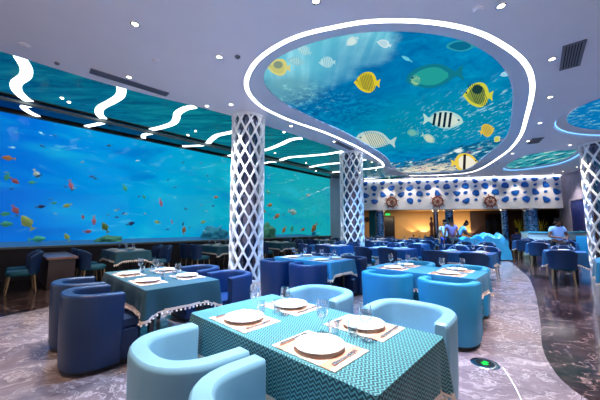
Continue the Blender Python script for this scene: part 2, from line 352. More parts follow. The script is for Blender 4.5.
# fish pictured in the screen: flat, part of the picture
def pic_fish(px, py, L, H, ang, mats, shape='disc', stripes=0, flip=False, patch=None, slant=.04, sw=.012):
    """one fish of the backlit picture: L, H its size in pixels of the photo; flat because the picture is flat"""
    ca, sa = math.cos(ang), math.sin(ang); sx = -1 if flip else 1
    def P(a, b, dz=0.): x = sx*a*L; y = b*H; q = atz(px+x*ca-y*sa, py+x*sa+y*ca, ZS-.004-dz); return tuple(q)
    if shape == 'disc': out = [(-.5, .10), (-.42, -.04), (-.34, -.22), (-.2, -.40), (.0, -.49), (.18, -.46), (.30, -.30), (.36, -.12), (.42, -.15), (.5, -.2), (.48, .0), (.5, .2), (.42, .13), (.36, .12), (.31, .32), (.18, .48), (.0, .5), (-.2, .42), (-.34, .30), (-.43, .18)]
    else: out = [(-.5, .06), (-.46, -.14), (-.36, -.30), (-.2, -.42), (.0, -.46), (.16, -.38), (.28, -.2), (.36, -.10), (.42, -.2), (.5, -.30), (.47, .0), (.5, .26), (.42, .16), (.36, .09), (.28, .18), (.16, .32), (.0, .42), (-.2, .40), (-.36, .28), (-.46, .18)]
    o2 = spline(out, 3); top = lambda x: min([b for a_, b in o2 if abs(a_-x) < .06 and b < .02] or [0]); bot = lambda x: max([b for a_, b in o2 if abs(a_-x) < .06 and b > -.02] or [0])
    mb = MB(); mb.add([P(a_, b_) for a_, b_ in o2]+[], [tuple(t) for t in tessellate_polygon([[Vector((a_, b_, 0)) for a_, b_ in o2]])], 0)
    core = [(a_*.74-.02, b_*.74+.01) for a_, b_ in o2 if a_ < .34]; mb.add([P(a_, b_, .001) for a_, b_ in core], [tuple(t) for t in tessellate_polygon([[Vector((a_, b_, 0)) for a_, b_ in core]])], 1)
    if patch: mb.add([P(patch[0]+patch[2]*math.cos(t), patch[1]+patch[2]*1.1*math.sin(t), .0015) for t in [k*math.pi/9 for k in range(18)]], [tuple(range(18))], 2)
    for i in range(stripes):
        a_ = -.24+.52*(i+.5)/stripes; t_, b_ = top(a_)*.86, bot(a_)*.86
        mb.add([P(a_-sw-slant, t_, .002), P(a_+sw-slant, t_, .002), P(a_+sw+slant, b_, .002), P(a_-sw+slant, b_, .002)], [(0, 1, 2, 3)], 2)
    mb.add([P(-.39+.03*math.cos(t), -.02+.045*math.sin(t), .0025) for t in [k*math.pi/5 for k in range(10)]], [tuple(range(10))], 2)
    return mb.build('pictured_fish', [glow('fish picture', c, 1.) for c in mats], screen, smooth=False)
pic_fish(279, 67, 23, 17, .1, [(212, 208, 130), (196, 196, 120), (130, 150, 130)], patch=(-.05, -.12, .2), stripes=0)
pic_fish(367, 82, 26, 21, .12, [(222, 200, 50), (190, 176, 50), (84, 92, 50)], stripes=8, slant=.12, sw=.010)
pic_fish(478, 94.5, 30, 25, .1, [(206, 206, 70), (130, 150, 66), (24, 60, 58)], stripes=8, slant=.16, patch=(-.04, -.20, .17), sw=.012)
pic_fish(487, 130, 15, 13, -.4, [(222, 190, 70), (206, 180, 80), (150, 130, 60)], stripes=5, flip=True)
pic_fish(435, 76, 58, 27, -.10, [(16, 120, 140), (34, 156, 150), (24, 100, 120)], 'long')
pic_fish(417, 80, 15, 15, -.1, [(60, 160, 150), (140, 196, 150), (20, 70, 80)], 'long')
pic_fish(463, 46, 34, 13, 0, [(40, 150, 172), (8, 106, 140), (8, 90, 120)], 'long')
pic_fish(443, 120, 40, 20, .03, [(176, 214, 210), (206, 222, 210), (10, 40, 60)], 'long', stripes=4, flip=True, sw=.032, slant=.02)
pic_fish(376, 140, 40, 19, .14, [(176, 206, 206), (206, 214, 196), (60, 110, 116)], 'long', stripes=9, slant=.12, sw=.008)
pic_fish(352, 41, 15, 9, -.5, [(176, 216, 224), (206, 230, 226), (150, 200, 210)])
pic_fish(384, 43.5, 15, 8, .35, [(204, 230, 238), (180, 214, 226), (140, 190, 200)])
pic_fish(304, 50, 16, 10, .5, [(150, 208, 220), (170, 220, 228), (118, 180, 198)], stripes=4)
pic_fish(327, 62, 17, 11, .05, [(164, 214, 224), (176, 222, 230), (124, 184, 202)], stripes=5, sw=.02)
pic_fish(296, 61, 18, 9, .2, [(140, 200, 212), (160, 212, 220), (110, 176, 196)], stripes=4)
pic_fish(465, 162, 28, 18, -.1, [(236, 206, 80), (240, 236, 216), (40, 36, 40)], flip=True, stripes=1, sw=.05)
pic_fish(428, 138, 15, 9, .5, [(150, 196, 190), (196, 210, 190), (90, 130, 130)], 'long', flip=True)
pic_fish(413, 133, 12, 8, .2, [(80, 170, 170), (110, 180, 170), (90, 130, 130)], 'long')
pic_fish(497, 139, 8, 6, -.6, [(210, 220, 170), (200, 200, 90), (60, 60, 60)])
pic_fish(505, 74, 11, 5, -.2, [(170, 214, 236), (150, 206, 230), (120, 160, 200)])
pic_fish(407, 59, 12, 4, .5, [(90, 190, 216), (100, 200, 220), (80, 140, 160)], 'long')
# ---- teal strip and mirror strip of the ceiling, with the beam
mb = MB(); top_edge = [W(u, v, ZC+.04) for u, v in spline(edge_uv, 4, False)]
mb.add([tuple(p) for p in top_edge]+[tuple(W(UV(p)[0], 9.25, ZC+.04)) for p in top_edge], [(i, i+1, len(top_edge)+i+1, len(top_edge)+i) for i in range(len(top_edge)-1)])
ca_ = Vector(W(16.6, 9.0)); mb.add([tuple(W(16.6, 6.6, ZC+.04)), tuple(W(17.8, 6.6, ZC+.04)), tuple(W(17.8, 9.25, ZC+.04)), tuple(W(16.6, 9.25, ZC+.04))], [(0, 1, 2, 3)])
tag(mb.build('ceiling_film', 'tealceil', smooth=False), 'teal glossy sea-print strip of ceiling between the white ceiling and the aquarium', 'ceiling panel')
mb = MB(); mb.loft([[(p.x, p.y, ZC) for p in top_edge], [(p.x, p.y, ZC+.06) for p in top_edge]], cap=False, closed=False); struct(mb, 'trim_5', 'ceiling')
mb = MB(); mb.add([tuple(W(u, v, ZC+.04)) for u, v in ((-6, 9.25), (17.8, 9.25), (17.8, 10.7), (-6, 10.7))], [(0, 1, 2, 3)])
tag(mb.build('ceiling_film', 'mirrorceil', smooth=False), 'black mirror-like strip of ceiling right along the top of the aquarium', 'ceiling panel')
mb = MB(); mb.box(tuple(W(5.9, 9.52, ZC-.02)), (23.6, .13, .06), TH); struct(mb, 'trim_6', 'greybeam', smooth=False)
# ---- floor
bnd = spline([(16.5, 2.6), (14.1, 1.73), (11.8, 1.19), (10.1, .84), (7.7, .55), (5.7, .38), (4.52, .30), (3.94, .21), (3.5, .06), (3.2, -.25), (2.9, -.9), (2.7, -2.2), (2.6, -6)], 5, False)
lb = spline([(-8, 6.1), (-2, 6.3), (.1, 6.5), (.9, 6.85), (1.8, 7.4), (3, 7.5), (6, 7.5), (10, 7.5), (17, 7.5)], 4, False)
walk = [tuple(W(u, v)[:2]) for u, v in bnd[::-1]] + [tuple(W(17.4, 4)[:2]), tuple(W(17.4, 7.5)[:2])] + [tuple(W(u, v)[:2]) for u, v in lb[::-1]] + [tuple(W(-8, -6)[:2])]
mb = MB(); mb.add([(-18, -6, 0), (20, -6, 0), (20, 25, 0), (-18, 25, 0)], [(0, 1, 2, 3)]); struct(mb, 'floor', 'darkmarble', smooth=False)
mb = MB(); mb.poly([walk], .004); tag(mb.build('marble_walkway', 'marble', smooth=False), 'pale grey-brown marble floor with a curved edge against the dark floor', 'floor', kind='structure')
# ---- aquarium
AV = 10.65; VB = 13.2
aq = empty('aquarium', W(6.5, AV, 0), 0); tag(aq, 'giant wall aquarium of bright blue water filling the left side', 'aquarium')
def water():
    m = NT('self-glowing aquarium water'); p = m.n('Mapping', {'Vector': m.pos(), 'Rotation': (0, 0, -TH)}).outputs[0]; s = m.n('SeparateXYZ', {0: p}); u = s.outputs[0]; z = s.outputs[2]
    n1 = m.noise(m.n('Mapping', {'Vector': p, 'Scale': (.5, 1, 1.3)}).outputs[0], .8, 5, .55, .6); n2 = m.noise(m.n('Mapping', {'Vector': p, 'Scale': (.8, 1, 4)}).outputs[0], 1.6, 4, .6, 1.)
    uu = m.math('DIVIDE', m.math('ADD', m.math('ADD', u, 1.), m.math('MULTIPLY', m.math('SUBTRACT', n1.outputs[0], .5), 3.)), 17.)
    c = m.ramp(uu, [(0., lin((0, 92, 202))), (.09, lin((0, 112, 216))), (.2, lin((0, 146, 224))), (.36, lin((0, 160, 214))), (.55, lin((6, 160, 190))), (.9, lin((20, 164, 176)))])
    c = m.mix(m.math('MULTIPLY', m.smooth(n1.outputs[0], .5, .75), .45), c, lin((30, 190, 222)))
    c = m.mix(m.math('MULTIPLY', m.smooth(n1.outputs[0], .46, .25), .5), c, lin((0, 96, 190)))
    c = m.mix(m.math('MULTIPLY', m.smooth(n2.outputs[0], .6, .74), .35), c, lin((120, 222, 232)))
    m.emit(c, 1.0); return m.m  # brightness of the water put into its colour, the sheet itself emits
M['water'] = water()
def quad(name, mat, pts, parent=None): mb = MB(); mb.add([tuple(p) for p in pts], [(0, 1, 2, 3)]); o = mb.build(name, mat, None, smooth=False); \
    (setattr(o, 'parent', parent), setattr(o, 'location', -parent.location)) if parent else None; return o
def into(o, parent): o.parent = parent; o.location = -parent.location; return o   # mesh given in world coordinates, unrotated parent
UE = 14.05; UL = -4.5
quad('water', 'water', [W(UL, VB, .6), W(UE, VB, .6), W(UE, VB, 5.6), W(UL, VB, 5.6)], aq)
quad('side_water', 'water', [W(UE, AV, .6), W(UE, VB, .6), W(UE, VB, 5.6), W(UE, AV, 5.6)], aq)
M['sand'] = plain('blue tank sand', (30, 104, 150), .8, vary=.3, scale=6)
quad('sand_bed', 'sand', [W(UL, AV, .80), W(UE, AV, .80), W(UE, VB, .92), W(UL, VB, .92)], aq)
mb = MB(); mb.box(tuple(W((UE+UL)/2, AV, 2.66)), (UE-UL, .03, 3.62), TH); into(mb.build('glass_pane', 'pane', smooth=False), aq)
mb = MB(); mb.box(tuple(W((UE+UL)/2, AV+.1, .41)), (UE-UL, .25, .82), TH); into(mb.build('base_wall', 'darkwall', smooth=False), aq)
mb = MB(); mb.box(tuple(W((UE+UL)/2, AV-.03, .85)), (UE-UL, .3, .05), TH); into(mb.build('sill', M['greybeam'], smooth=False), aq)
mb = MB(); mb.box(tuple(W((UE+UL)/2, AV-.03, 4.46)), (UE-UL, .10, .06), TH); into(mb.build('top_frame', 'black', smooth=False), aq)
for u in (0, 3.2, 6.4, 9.6, 12.4):
    l = bpy.data.lights.new('tank_light', 'AREA'); l.energy = 55; l.size = 2.2; l.color = (.6, .9, 1); o = bpy.data.objects.new('tank_light', l); COL.objects.link(o); o.location = W(u, AV+1.2, 5.3)
# ---- walls
def wall(name, a, b, z0, z1, mat, th=.2):
    a, b = Vector(a[:2]), Vector(b[:2]); d = b-a; n = Vector((-d.y, d.x)).normalized()*th/2; c = (a+b)/2+n
    mb = MB(); mb.box((c.x, c.y, (z0+z1)/2), (d.length, th, z1-z0), math.atan2(d.y, d.x)); return struct(mb, name, mat, smooth=False)
M['paleblue'] = plain('pale blue wall', (150, 186, 204), .5, vary=.08, scale=2)
e1 = W(UE+.02, AV)
wall('wall_far_left', e1, (4.0, 18.5), 0, ZC+.1, 'paleblue')
BD = (BR-BL).normalized(); BN = Vector((-BD.y, BD.x))
# white band hanging over the recess
mb = MB(); c = (BL+BR)/2+BN*.15; mb.box((c.x, c.y, (2.5+ZC)/2), ((BR-BL).length, .3, ZC-2.5), math.atan2(BD.y, BD.x)); struct(mb, 'wall_band', 'white', smooth=False)
RB0 = BL+BN*4.2-BD*.3; RB1 = BR+BN*4.2+BD*2.2
wall('wall_back', RB0, RB1+BD*1.5, 0, 2.9, 'tan')
wall('wall_recess_left', BL+BD*.02, RB0, 0, 2.9, 'tan', .15)
c = (BL+BR)/2+BN*2.2+BD*.9; mb = MB(); mb.box((c.x+BD.x*1.5, c.y+BD.y*1.5, 2.66), ((BR-BL).length+6, 4.0, .1), math.atan2(BD.y, BD.x)); struct(mb, 'ceiling_recess', 'tan', smooth=False)
M['brown'] = plain('dark brown panelling', (58, 44, 44), .35, vary=.25, scale=4)
p0 = RB0.lerp(RB1, .60)-BN*.12; wall('wall_panelling', p0, RB1-BN*.12, 0, 2.6, 'brown', .08)
rw0 = Vector((15.75, 16.9)); rw1 = Vector((12.3, 7.9))
wall('wall_recess_right', rw0, RB1+BD*.3, 0, 2.9, 'brown', .1); wall('wall_right', rw1, rw0, 0, ZC+.05, 'stone', -.3)
# ================================================================== CEILING FITTINGS
def lamp_place(px, py):
    q = atz(px, py, ZC); u, v = UV(q)
    where = 'right of the light loop' if px > 500 else ('above the white band' if py > 150 else ('left of the light loop' if px < 240 else 'beside the light loop'))
    return q, where
dls = [(135, 24, 'on the white ceiling at the upper left, nearest the top edge'), (129, 77, 'just above the long slot vent'), (219, 57, 'left of the light loop, level with its leftmost bend'), (207, 106, 'close to the teal strip, left of the lattice column'), (231, 104.5, 'over the left lattice column'), (291, 126, 'between the light loop and the teal strip, right of the left column'), (316, 1, 'at the top edge of the photo'), (501, 6, 'at the top right above the light loop'), (552, 59, 'right of the light loop, left of the square vent'), (550, 97, 'right of the light loop, second below the square vent'), (540, 123, 'right of the light loop, third below the square vent'), (528, 141, 'beside the small vent near the coral oval'), (570, 145, 'beside the right lattice column'), (334, 141.5, 'beside the slot vent near the far column'), (361, 153, 'left of the far end of the light loop, first'), (372, 162, 'left of the far end of the light loop, second'), (376, 170, 'left of the far end of the light loop, third'), (512.5, 153.5, 'between the loop and the coral oval'), (577, 167, 'over the stone wall'), (563, 171.5, 'right of the coral oval')]
proto = None
def dl(q, label, energy, tint, spot=75, aim=None, group='round downlights in the white ceiling'):
    global proto
    if proto is None:
        r = empty('downlight', (0, 0, 0)); mb = MB(); mb.lathe([(.042, -.002), (.048, -.010), (.064, -.008), (.068, 0)], 20); mb.build('rim', 'chrome', r)
        mb = MB(); mb.lathe([(.0005, -.004), (.042, -.004)], 20); mb.build('bulb', 'bulb', r); proto = r; o = r
    else: o = copy_tree(proto)
    o.location = q; tag(o, label, 'downlight', group)
    l = bpy.data.lights.new('spot', 'SPOT'); l.energy = energy; l.color = tint; l.spot_size = math.radians(spot); l.spot_blend = .8; l.shadow_soft_size = .08
    lo = bpy.data.objects.new('spot_lamp', l); COL.objects.link(lo); lo.location = (q[0], q[1], q[2]-.03)
    if aim: lo.rotation_euler = (Vector(aim)-lo.location).to_track_quat('-Z', 'Y').to_euler()
    return o
WARM = (1, .84, .66); COOL = (.86, .93, 1)
for i, (x, y, ph) in enumerate(dls):
    q = atz(x, y, ZC); dl(q, 'small round downlight '+ph, (170 if x < 480 else 150)*K_DOWN, WARM if (x < 200 or x > 500) else COOL)
for i, (x, y) in enumerate([(389, 178.5), (412, 177.5), (437, 177), (466, 177), (490, 176.5), (518, 175.5), (549, 174.5)]):
    q = atz(x, y, ZC); t = (q.xy-BL).dot(BD); f = BL+BD*t-BN*.75; q = Vector((f.x, f.y, ZC)); a = BL+BD*t-BN*.0
    dl(q, f'small round downlight washing the white band, {["leftmost","second","third","fourth","fifth","sixth","seventh"][i]} from the left', 120, WARM, 66, (a.x, a.y, 3.1), 'wall-washing downlights along the white band')
# added coloured spots just under the ceiling, without fixtures of their own
for (u, v, e, colr, sz) in [(1.5, 1.35, 420, (1, .96, .92), 46), (1.9, 2.75, 160, (.3, .6, 1), 60), (4.3, 1.5, 150, (.60, .84, 1), 56), (2.7, 2.6, 330, (.04, .32, 1), 72), (3.1, 4.6, 200, (.04, .32, 1), 80), (1.45, 4.1, 120, (.86, .95, 1), 46), (4.6, 3.9, 120, (.25, .6, 1), 56), (-.3, 2.6, 110, (1, .66, .40), 75), (-.6, 4.6, 70, (1, .7, .45), 60), (8.2, 2.9, 330, (.10, .42, 1), 95), (6.2, 4.8, 160, (.08, .4, 1), 90), (12.2, 3.2, 620, (.2, .58, 1), 105), (12.0, .2, 110, (.4, .6, 1), 70), (15.5, .5, 330, (.32, .5, 1), 105), (16.7, .9, 260, (.7, .85, 1), 75), (9.0, 4.6, 260, (.08, .4, 1), 95), (7.2, -1.2, 180, (.2, .5, 1), 80), (10.6, -.8, 220, (.25, .45, 1), 90), (4.0, .35, 190, (.95, .78, 1), 60), (6.6, .9, 160, (.8, .7, 1), 60), (9.8, 1.2, 150, (.7, .66, 1), 60), (3.0, .2, 70, (1, .82, .7), 50)]:
    l = bpy.data.lights.new('added_spot', 'SPOT'); l.energy = e*K_TABLE; l.color = colr; l.spot_size = math.radians(sz); l.spot_blend = .9; l.shadow_soft_size = .25
    lo = bpy.data.objects.new('added_spot', l); COL.objects.link(lo); lo.location = W(u, v, ZC-.06)
def vent(name, pa, pb, wd, nsl, label):
    a, b = atz(*pa, ZC), atz(*pb, ZC); d = b-a; c = (a+b)/2; rz = math.atan2(d.y, d.x); r = empty(name, (c.x, c.y, ZC-.012), rz); L = d.length
    mb = MB(); mb.box((0, 0, .008), (L, wd, .004)); mb.build('backing', 'dark', r, smooth=False)
    mb = MB()
    for s in (-1, 1): mb.box((0, s*wd/2, 0), (L+.03, .03, .022)); mb.box((s*L/2, 0, 0), (.03, wd+.03, .022))
    mb.build('frame', 'vent', r, smooth=False)
    mb = MB()
    for i in range(nsl): mb.box((0, -wd/2+(i+.5)*wd/nsl, 0), (L, wd/nsl*.55, .008))
    mb.build('slats', 'vent', r, smooth=False); tag(r, label, 'air vent')
vent('slot_vent', (91, 70.5), (167, 94), .17, 4, 'long narrow grey slot vent in the white ceiling at the left')
vent('square_vent', (569.5, 67), (574.5, 42.8), .26, 7, 'larger grey square grille in the ceiling at the right')
vent('small_vent', (533, 143), (538, 137.8), .30, 5, 'small dark grille in the ceiling near the coral oval')
vent('slot_vent', (336, 141.8), (352, 149.3), .16, 4, 'narrow slot vent in the ceiling edge beside the far column')
def disc(px, py, label, r=.07):
    q = atz(px, py, ZC); mb = MB(); mb.lathe([(.001, -.035), (r*.6, -.035), (r*.75, -.018), (r, -.015), (r, 0)], 18); tag(mb.build('smoke_detector', 'ceiling' if r > .06 else 'vent', loc=q), label, 'detector')
disc(25, 45, 'round smoke detector on the white ceiling at the left edge', .08); disc(57, 63, 'tiny round sensor between the detector and the slot vent', .04); disc(478, 9, 'round grey speaker disc at the top right of the ceiling', .07); disc(237.5, 56.5, 'round sensor beside the leftmost bend of the light loop', .05)
disc(156, 60, 'pale round sprinkler cover left of the light loop', .065); disc(498, 163.5, 'dark oval speaker by the far bend of the light loop', .1)
# wave lights
rib = [([(0.03, 7.05), (0.13, 7.47), (0.13, 7.9), (0.02, 8.42), (0.05, 8.9), (0.19, 9.30), (.28, 9.42)], 'first'), ([(1.62, 6.95), (1.72, 7.45), (1.67, 7.97), (1.57, 8.6), (1.64, 9.1), (1.8, 9.42)], 'second'),
 ([(3.22, 6.75), (3.1, 7.05), (3.10, 7.51), (3.24, 7.93), (3.32, 8.4), (3.21, 9.0), (3.08, 9.4)], 'third'), ([(4.88, 6.6), (5.02, 7.2), (4.96, 7.8), (4.82, 8.35), (4.9, 8.9), (5.05, 9.42)], 'fourth'),
 ([(7.0, 6.5), (6.86, 6.9), (7.02, 7.72), (7.1, 8.58), (6.9, 9.42)], 'fifth'), ([(9.4, 6.45), (9.3, 7.21), (8.95, 8.03), (8.62, 8.77), (8.7, 9.42)], 'sixth'), ([(11.3, 6.5), (11.15, 7.5), (10.8, 8.5), (10.78, 9.42)], 'seventh'), ([(13.3, 6.6), (13.2, 7.6), (12.9, 8.6), (12.7, 9.42)], 'eighth')]
def ribbon(pts, label, wd=.185):
    c = spline(pts, 8, False); L, R = [], []
    for i in range(len(c)):
        a = Vector(c[max(0, i-1)]); b = Vector(c[min(len(c)-1, i+1)]); t = (b-a).normalized(); n = Vector((-t.y, t.x))*wd/2
        L.append(Vector(c[i])+n); R.append(Vector(c[i])-n)
    mb = MB(); mb.loft([[W(l.x, l.y, ZC+.028), W(r.x, r.y, ZC+.028), W(r.x, r.y, ZC+.038), W(l.x, l.y, ZC+.038)] for l, r in zip(L, R)])
    tag(mb.build('wave_light', 'ribbon', smooth=False), label, 'light', 'wavy light ribbons in the teal strip')
for pts, o_ in rib: ribbon(pts, f'white wavy light ribbon across the teal ceiling strip, {o_} from the left')
for i, pts in enumerate([[(.42, 9.66), (.2, 9.95), (.3, 10.3), (.5, 10.55)], [(1.92, 9.66), (1.8, 10.05), (1.6, 10.55)], [(3.3, 9.66), (3.1, 10.1), (3.2, 10.5)], [(5.15, 9.66), (4.95, 10.0), (4.6, 10.5)], [(7.1, 9.66), (6.7, 10.1), (6.6, 10.5)], [(8.9, 9.66), (8.6, 10.1), (8.6, 10.5)]]):
    ribbon(pts, f'short wavy light end between the grey beam and the aquarium, {["first","second","third","fourth","fifth","sixth"][i]} from the left', .14)
# tiny lamps along the mirror strip
for i, (x, y) in enumerate([(69, 102), (62, 98), (195.5, 131), (188, 135), (178, 139), (284, 132), (275, 153), (306, 163), (316, 171)]):
    q = atz(x, y, ZC+.04); mb = MB(); mb.lathe([(.001, -.015), (.03, -.015), (.036, 0)], 12); tag(mb.build('puck_light', 'bulb', loc=q), f'tiny bright ceiling lamp over the top of the aquarium, {["second","first","fifth","fourth","third","sixth","seventh","eighth","ninth"][i]} from the left', 'light', 'tiny lamps in the teal and mirror strips')
# ================================================================== LATTICE COLUMNS
def column(x, y, r, cell, n, label, h=ZC, zt=None):
    root = empty('lattice_column', (x, y, 0)); tag(root, label, 'column', 'white lattice columns')
    mb = MB(); mb.lathe([(r*.74, 0), (r*.74, h)], 32); mb.build('mirror_core', 'mirror', root)
    mb = MB(); rows = h/cell; steps = 80
    for s in (-1, 1):
        for k in range(n):
            rings = []
            for i in range(steps+1):
                z = h*i/steps; a = 2*math.pi*k/n + s*2*math.pi/n*(z/cell)-s*.012*math.sin(4*math.pi*z/cell)
                er, ez, ea = Vector((math.cos(a), math.sin(a), 0)), Vector((0, 0, 1)), Vector((-math.sin(a), math.cos(a), 0))
                tg = (ea*(s*2*math.pi/n/cell*r)+ez).normalized(); wd = er.cross(tg).normalized()
                wn = .020*(r/.45)**.2*(1+.35*abs(math.cos(2*math.pi*z/cell))); th = .028; c = er*r+ez*z
                rings.append([c+wd*wn+er*th, c-wd*wn+er*th, c-wd*wn-er*th, c+wd*wn-er*th])
            mb.loft(rings)
    mb.build('lattice', 'lattice', root)
    mb = MB()
    for z in (.03, h-.04): mb.lathe([(r-.04, z-.03), (r+.04, z-.03), (r+.04, z+.03), (r-.04, z+.03)], 40)
    mb.build('end_rings', 'lattice', root)
c1 = W(4.55, 6.26); c2 = W(9.85, 6.35)
column(c1.x, c1.y, .425, .53, 10, 'nearer left white lattice column standing among the dark blue chairs')
column(c2.x, c2.y, .45, .53, 10, 'far white lattice column at the left end of the white band')
column(11.05, 10.0, .62, .70, 10, 'white lattice column at the right edge of the photo')
# ================================================================== WHITE BAND DECOR
def pebble_mesh(r, seed):
    rnd = random.Random(seed); k = rnd.choice([5, 6, 6, 7]); pts = []
    for i in range(k):
        a = 2*math.pi*(i+rnd.uniform(-.18, .18))/k+rnd.random()*.5; q = r*rnd.uniform(.8, 1.12); pts.append((q*math.cos(a)*1.15, q*math.sin(a)))
    pts = spline(pts, 2); pts = pts[:]; mb = MB(); mb.loft([[(x, 0, z) for x, z in pts], [(x, -.03, z) for x, z in pts], [(x*.86, -.045, z*.86) for x, z in pts]])
    return mb.build('blue_pebble', 'bluestone')
def bs():
    m = NT('deep blue glass stone'); n = m.noise(m.coord(), 6, 3); b = m.bsdf(m.mix(n.outputs[0], lin((6, 52, 150)), lin((40, 120, 214))), .15); return m.m
M['bluestone'] = bs(); M['bluestone_pale'] = plain('pale blue stone', (96, 150, 214), .25)
variants = [pebble_mesh(r, i) for i, r in enumerate([.205, .135, .215, .15, .20, .125])]
variants[0].location = (0, 0, -50)
rzb = math.atan2(BD.y, BD.x); LB = (BR-BL).length; ncol = 21; used = [False]*6
ords = ['first', 'second', 'third', 'fourth', 'fifth', 'sixth', 'seventh', 'eighth', 'ninth', 'tenth', 'eleventh', 'twelfth', '13th', '14th', '15th', '16th', '17th', '18th', '19th', '20th', '21st', '22nd', '23rd', '24th', '25th', '26th']
wheels = [(391.5, 202), (437.4, 201.5), (490, 201.5)]
wh_t = []
for x, y in wheels:
    r = ray(x, y); # crossing of the view ray with the band's plane
    k = BL.dot(-BN)/(r.x*-BN.x+r.y*-BN.y); P = Vector((r.x*k, r.y*k, CAMH+r.z*k)); wh_t.append((P, (P.xy-BL).dot(BD)))
rowz = [4.27, 3.92, 3.5, 3.06]; rown = ['top', 'second', 'third', 'lowest']
for ci in range(ncol):
    for ri_ in range(4):
        t = LB*(ci+.5)/ncol+random.uniform(-.03, .03); z = rowz[ri_]+random.uniform(-.03, .03)
        if ri_ == 3 and any(abs(t-tt) < .62 for _, tt in wh_t): continue
        sc = 1.0 if (ci+ri_) % 2 == 0 else .72; vi = random.choice([0, 2, 4] if sc == 1 else [1, 3, 5])
        if ri_ == 0: sc *= .8
        src = variants[vi]; o = src if not used[vi] else src.copy()
        if used[vi]: COL.objects.link(o)
        used[vi] = True
        p = BL+BD*t-BN*.002; o.location = (p.x, p.y, z); o.rotation_euler = (0, random.uniform(-.5, .5), rzb); o.scale = (sc, 1, sc*.92)
        tag(o, f'blue irregular stone on the white band, {rown[ri_]} row, {ords[ci]} from the left', 'wall stone', 'blue stones on the white band')
for i, u_ in enumerate(used):
    if not u_: bpy.data.objects.remove(variants[i])
M['wheel'] = plain('red brown wheel paint', (120, 58, 44), .5); M['wheelface'] = plain('cream wheel face', (226, 206, 190), .5)
for i, (P, t) in enumerate(wh_t):
    r = empty('ship_wheel', (P.x-BN.x*.01, P.y-BN.y*.01, P.z), rzb); tag(r, f'red-brown ship wheel emblem on the white band, {["leftmost","middle","rightmost"][i]} of three', 'wheel', 'ship wheel emblems')
    mb = MB(); R_ = .30; mb.loft([[((R_+.045*math.cos(b))*math.cos(a), -.06+.035*math.sin(b), (R_+.045*math.cos(b))*math.sin(a)) for b in [k*math.pi/3 for k in range(6)]] for a in [2*math.pi*j/28 for j in range(29)]], cap=False); mb.build('rim', 'wheel', r)
    mb = MB()
    for k in range(8):
        a = k*math.pi/4+.2; mb.tube([(.06*math.cos(a), -.06, .06*math.sin(a)), (.38*math.cos(a), -.06, .38*math.sin(a)), (.45*math.cos(a), -.06, .45*math.sin(a))], [.018, .02, .032], 6)
    mb.build('spokes', 'wheel', r)
    mb = MB(); N = 20; mb.loft([[(.28*math.cos(2*math.pi*k/N), y, .28*math.sin(2*math.pi*k/N)) for k in range(N)] for y in (0, -.03)]); mb.build('face', 'wheelface', r)
    mb = MB(); mb.loft([[(.1*math.cos(2*math.pi*k/N), y, .1*math.sin(2*math.pi*k/N)) for k in range(N)] for y in (-.03, -.1)]); mb.build('hub', 'wheel', r)
# ================================================================== FURNITURE KINDS
def tub_chair(mat, H=.75):
    """barrel chair, open side towards +x: a bent shell, and a seat block that runs forward past the arms"""
    r = empty('tub_chair', (0, 0, 0)); R = .287; D = .27
    sup = lambda a, k=1.: (D*k*math.copysign(abs(math.cos(a))**.80, math.cos(a)), R*k*math.copysign(abs(math.sin(a))**.80, math.sin(a)))
    pts = [(.14, R), (.09, R), (.04, R)]+[sup(math.pi/2+math.pi*k/18) for k in range(19)]+[(.04, -R), (.09, -R), (.14, -R)]
    P = [Vector(p) for p in pts]; rings = []; n = len(P)
    def sec(p, nrm, sc, dz=0.):
        t = .052*sc; z1 = H-dz; out = []
        for a, z in [(-t*.9, .055), (-t, .3), (-t, z1-.03), (-t*.9, z1-.009), (-t*.7, z1), (t*.7, z1), (t*.9, z1-.009), (t, z1-.03), (t, .3), (t*.9, .055)]:
            tp = 1-.13*max(0, (.6-z)); q = p*tp+nrm*a; out.append((q.x, q.y, z))
        return out
    for i, p in enumerate(P):
        a, b = P[max(0, i-1)], P[min(n-1, i+1)]; t = (b-a).normalized(); nr = Vector((t.y, -t.x)); e = min(i, n-1-i)
        dz = .012*max(0, 1-e/6)
        if i == 0: rings += [sec(p-t*.014, nr, .7, dz+.010)]
        rings.append(sec(p, nr, 1., dz))
        if i == n-1: rings += [sec(p+t*.014, nr, .7, dz+.010)]
    mb = MB(); mb.loft(rings); mb.build('shell', mat, r)
    def slab(z0, z1, k, name, m_, fr, rnd, hw=R-.05):
        q = [(fr-.03, hw), (fr, hw-.03), (fr, -hw+.03), (fr-.03, -hw)]+[sup(-math.pi/2-math.pi*j/12, k) for j in range(13)]
        mb = MB(); mb.loft([[(x*.97, y*.98, z0) for x, y in q], [(x, y, z0+rnd) for x, y in q], [(x, y, z1-rnd) for x, y in q], [(x*.96, y*.96, z1) for x, y in q]]); return mb.build(name, m_, r)
    slab(.06, .35, .80, 'seat_base', mat, .33, .015, R+.01); slab(.35, .44, .82, 'seat_cushion', mat, .34, .025)
    q = [(.30, .25), (.30, -.25)]+[sup(-math.pi/2-math.pi*j/12, .9) for j in range(13)]
    mb = MB(); mb.loft([[(x, y, 0.005) for x, y in q], [(x, y, .062) for x, y in q]]); mb.build('plinth', 'plinth', r)
    return r
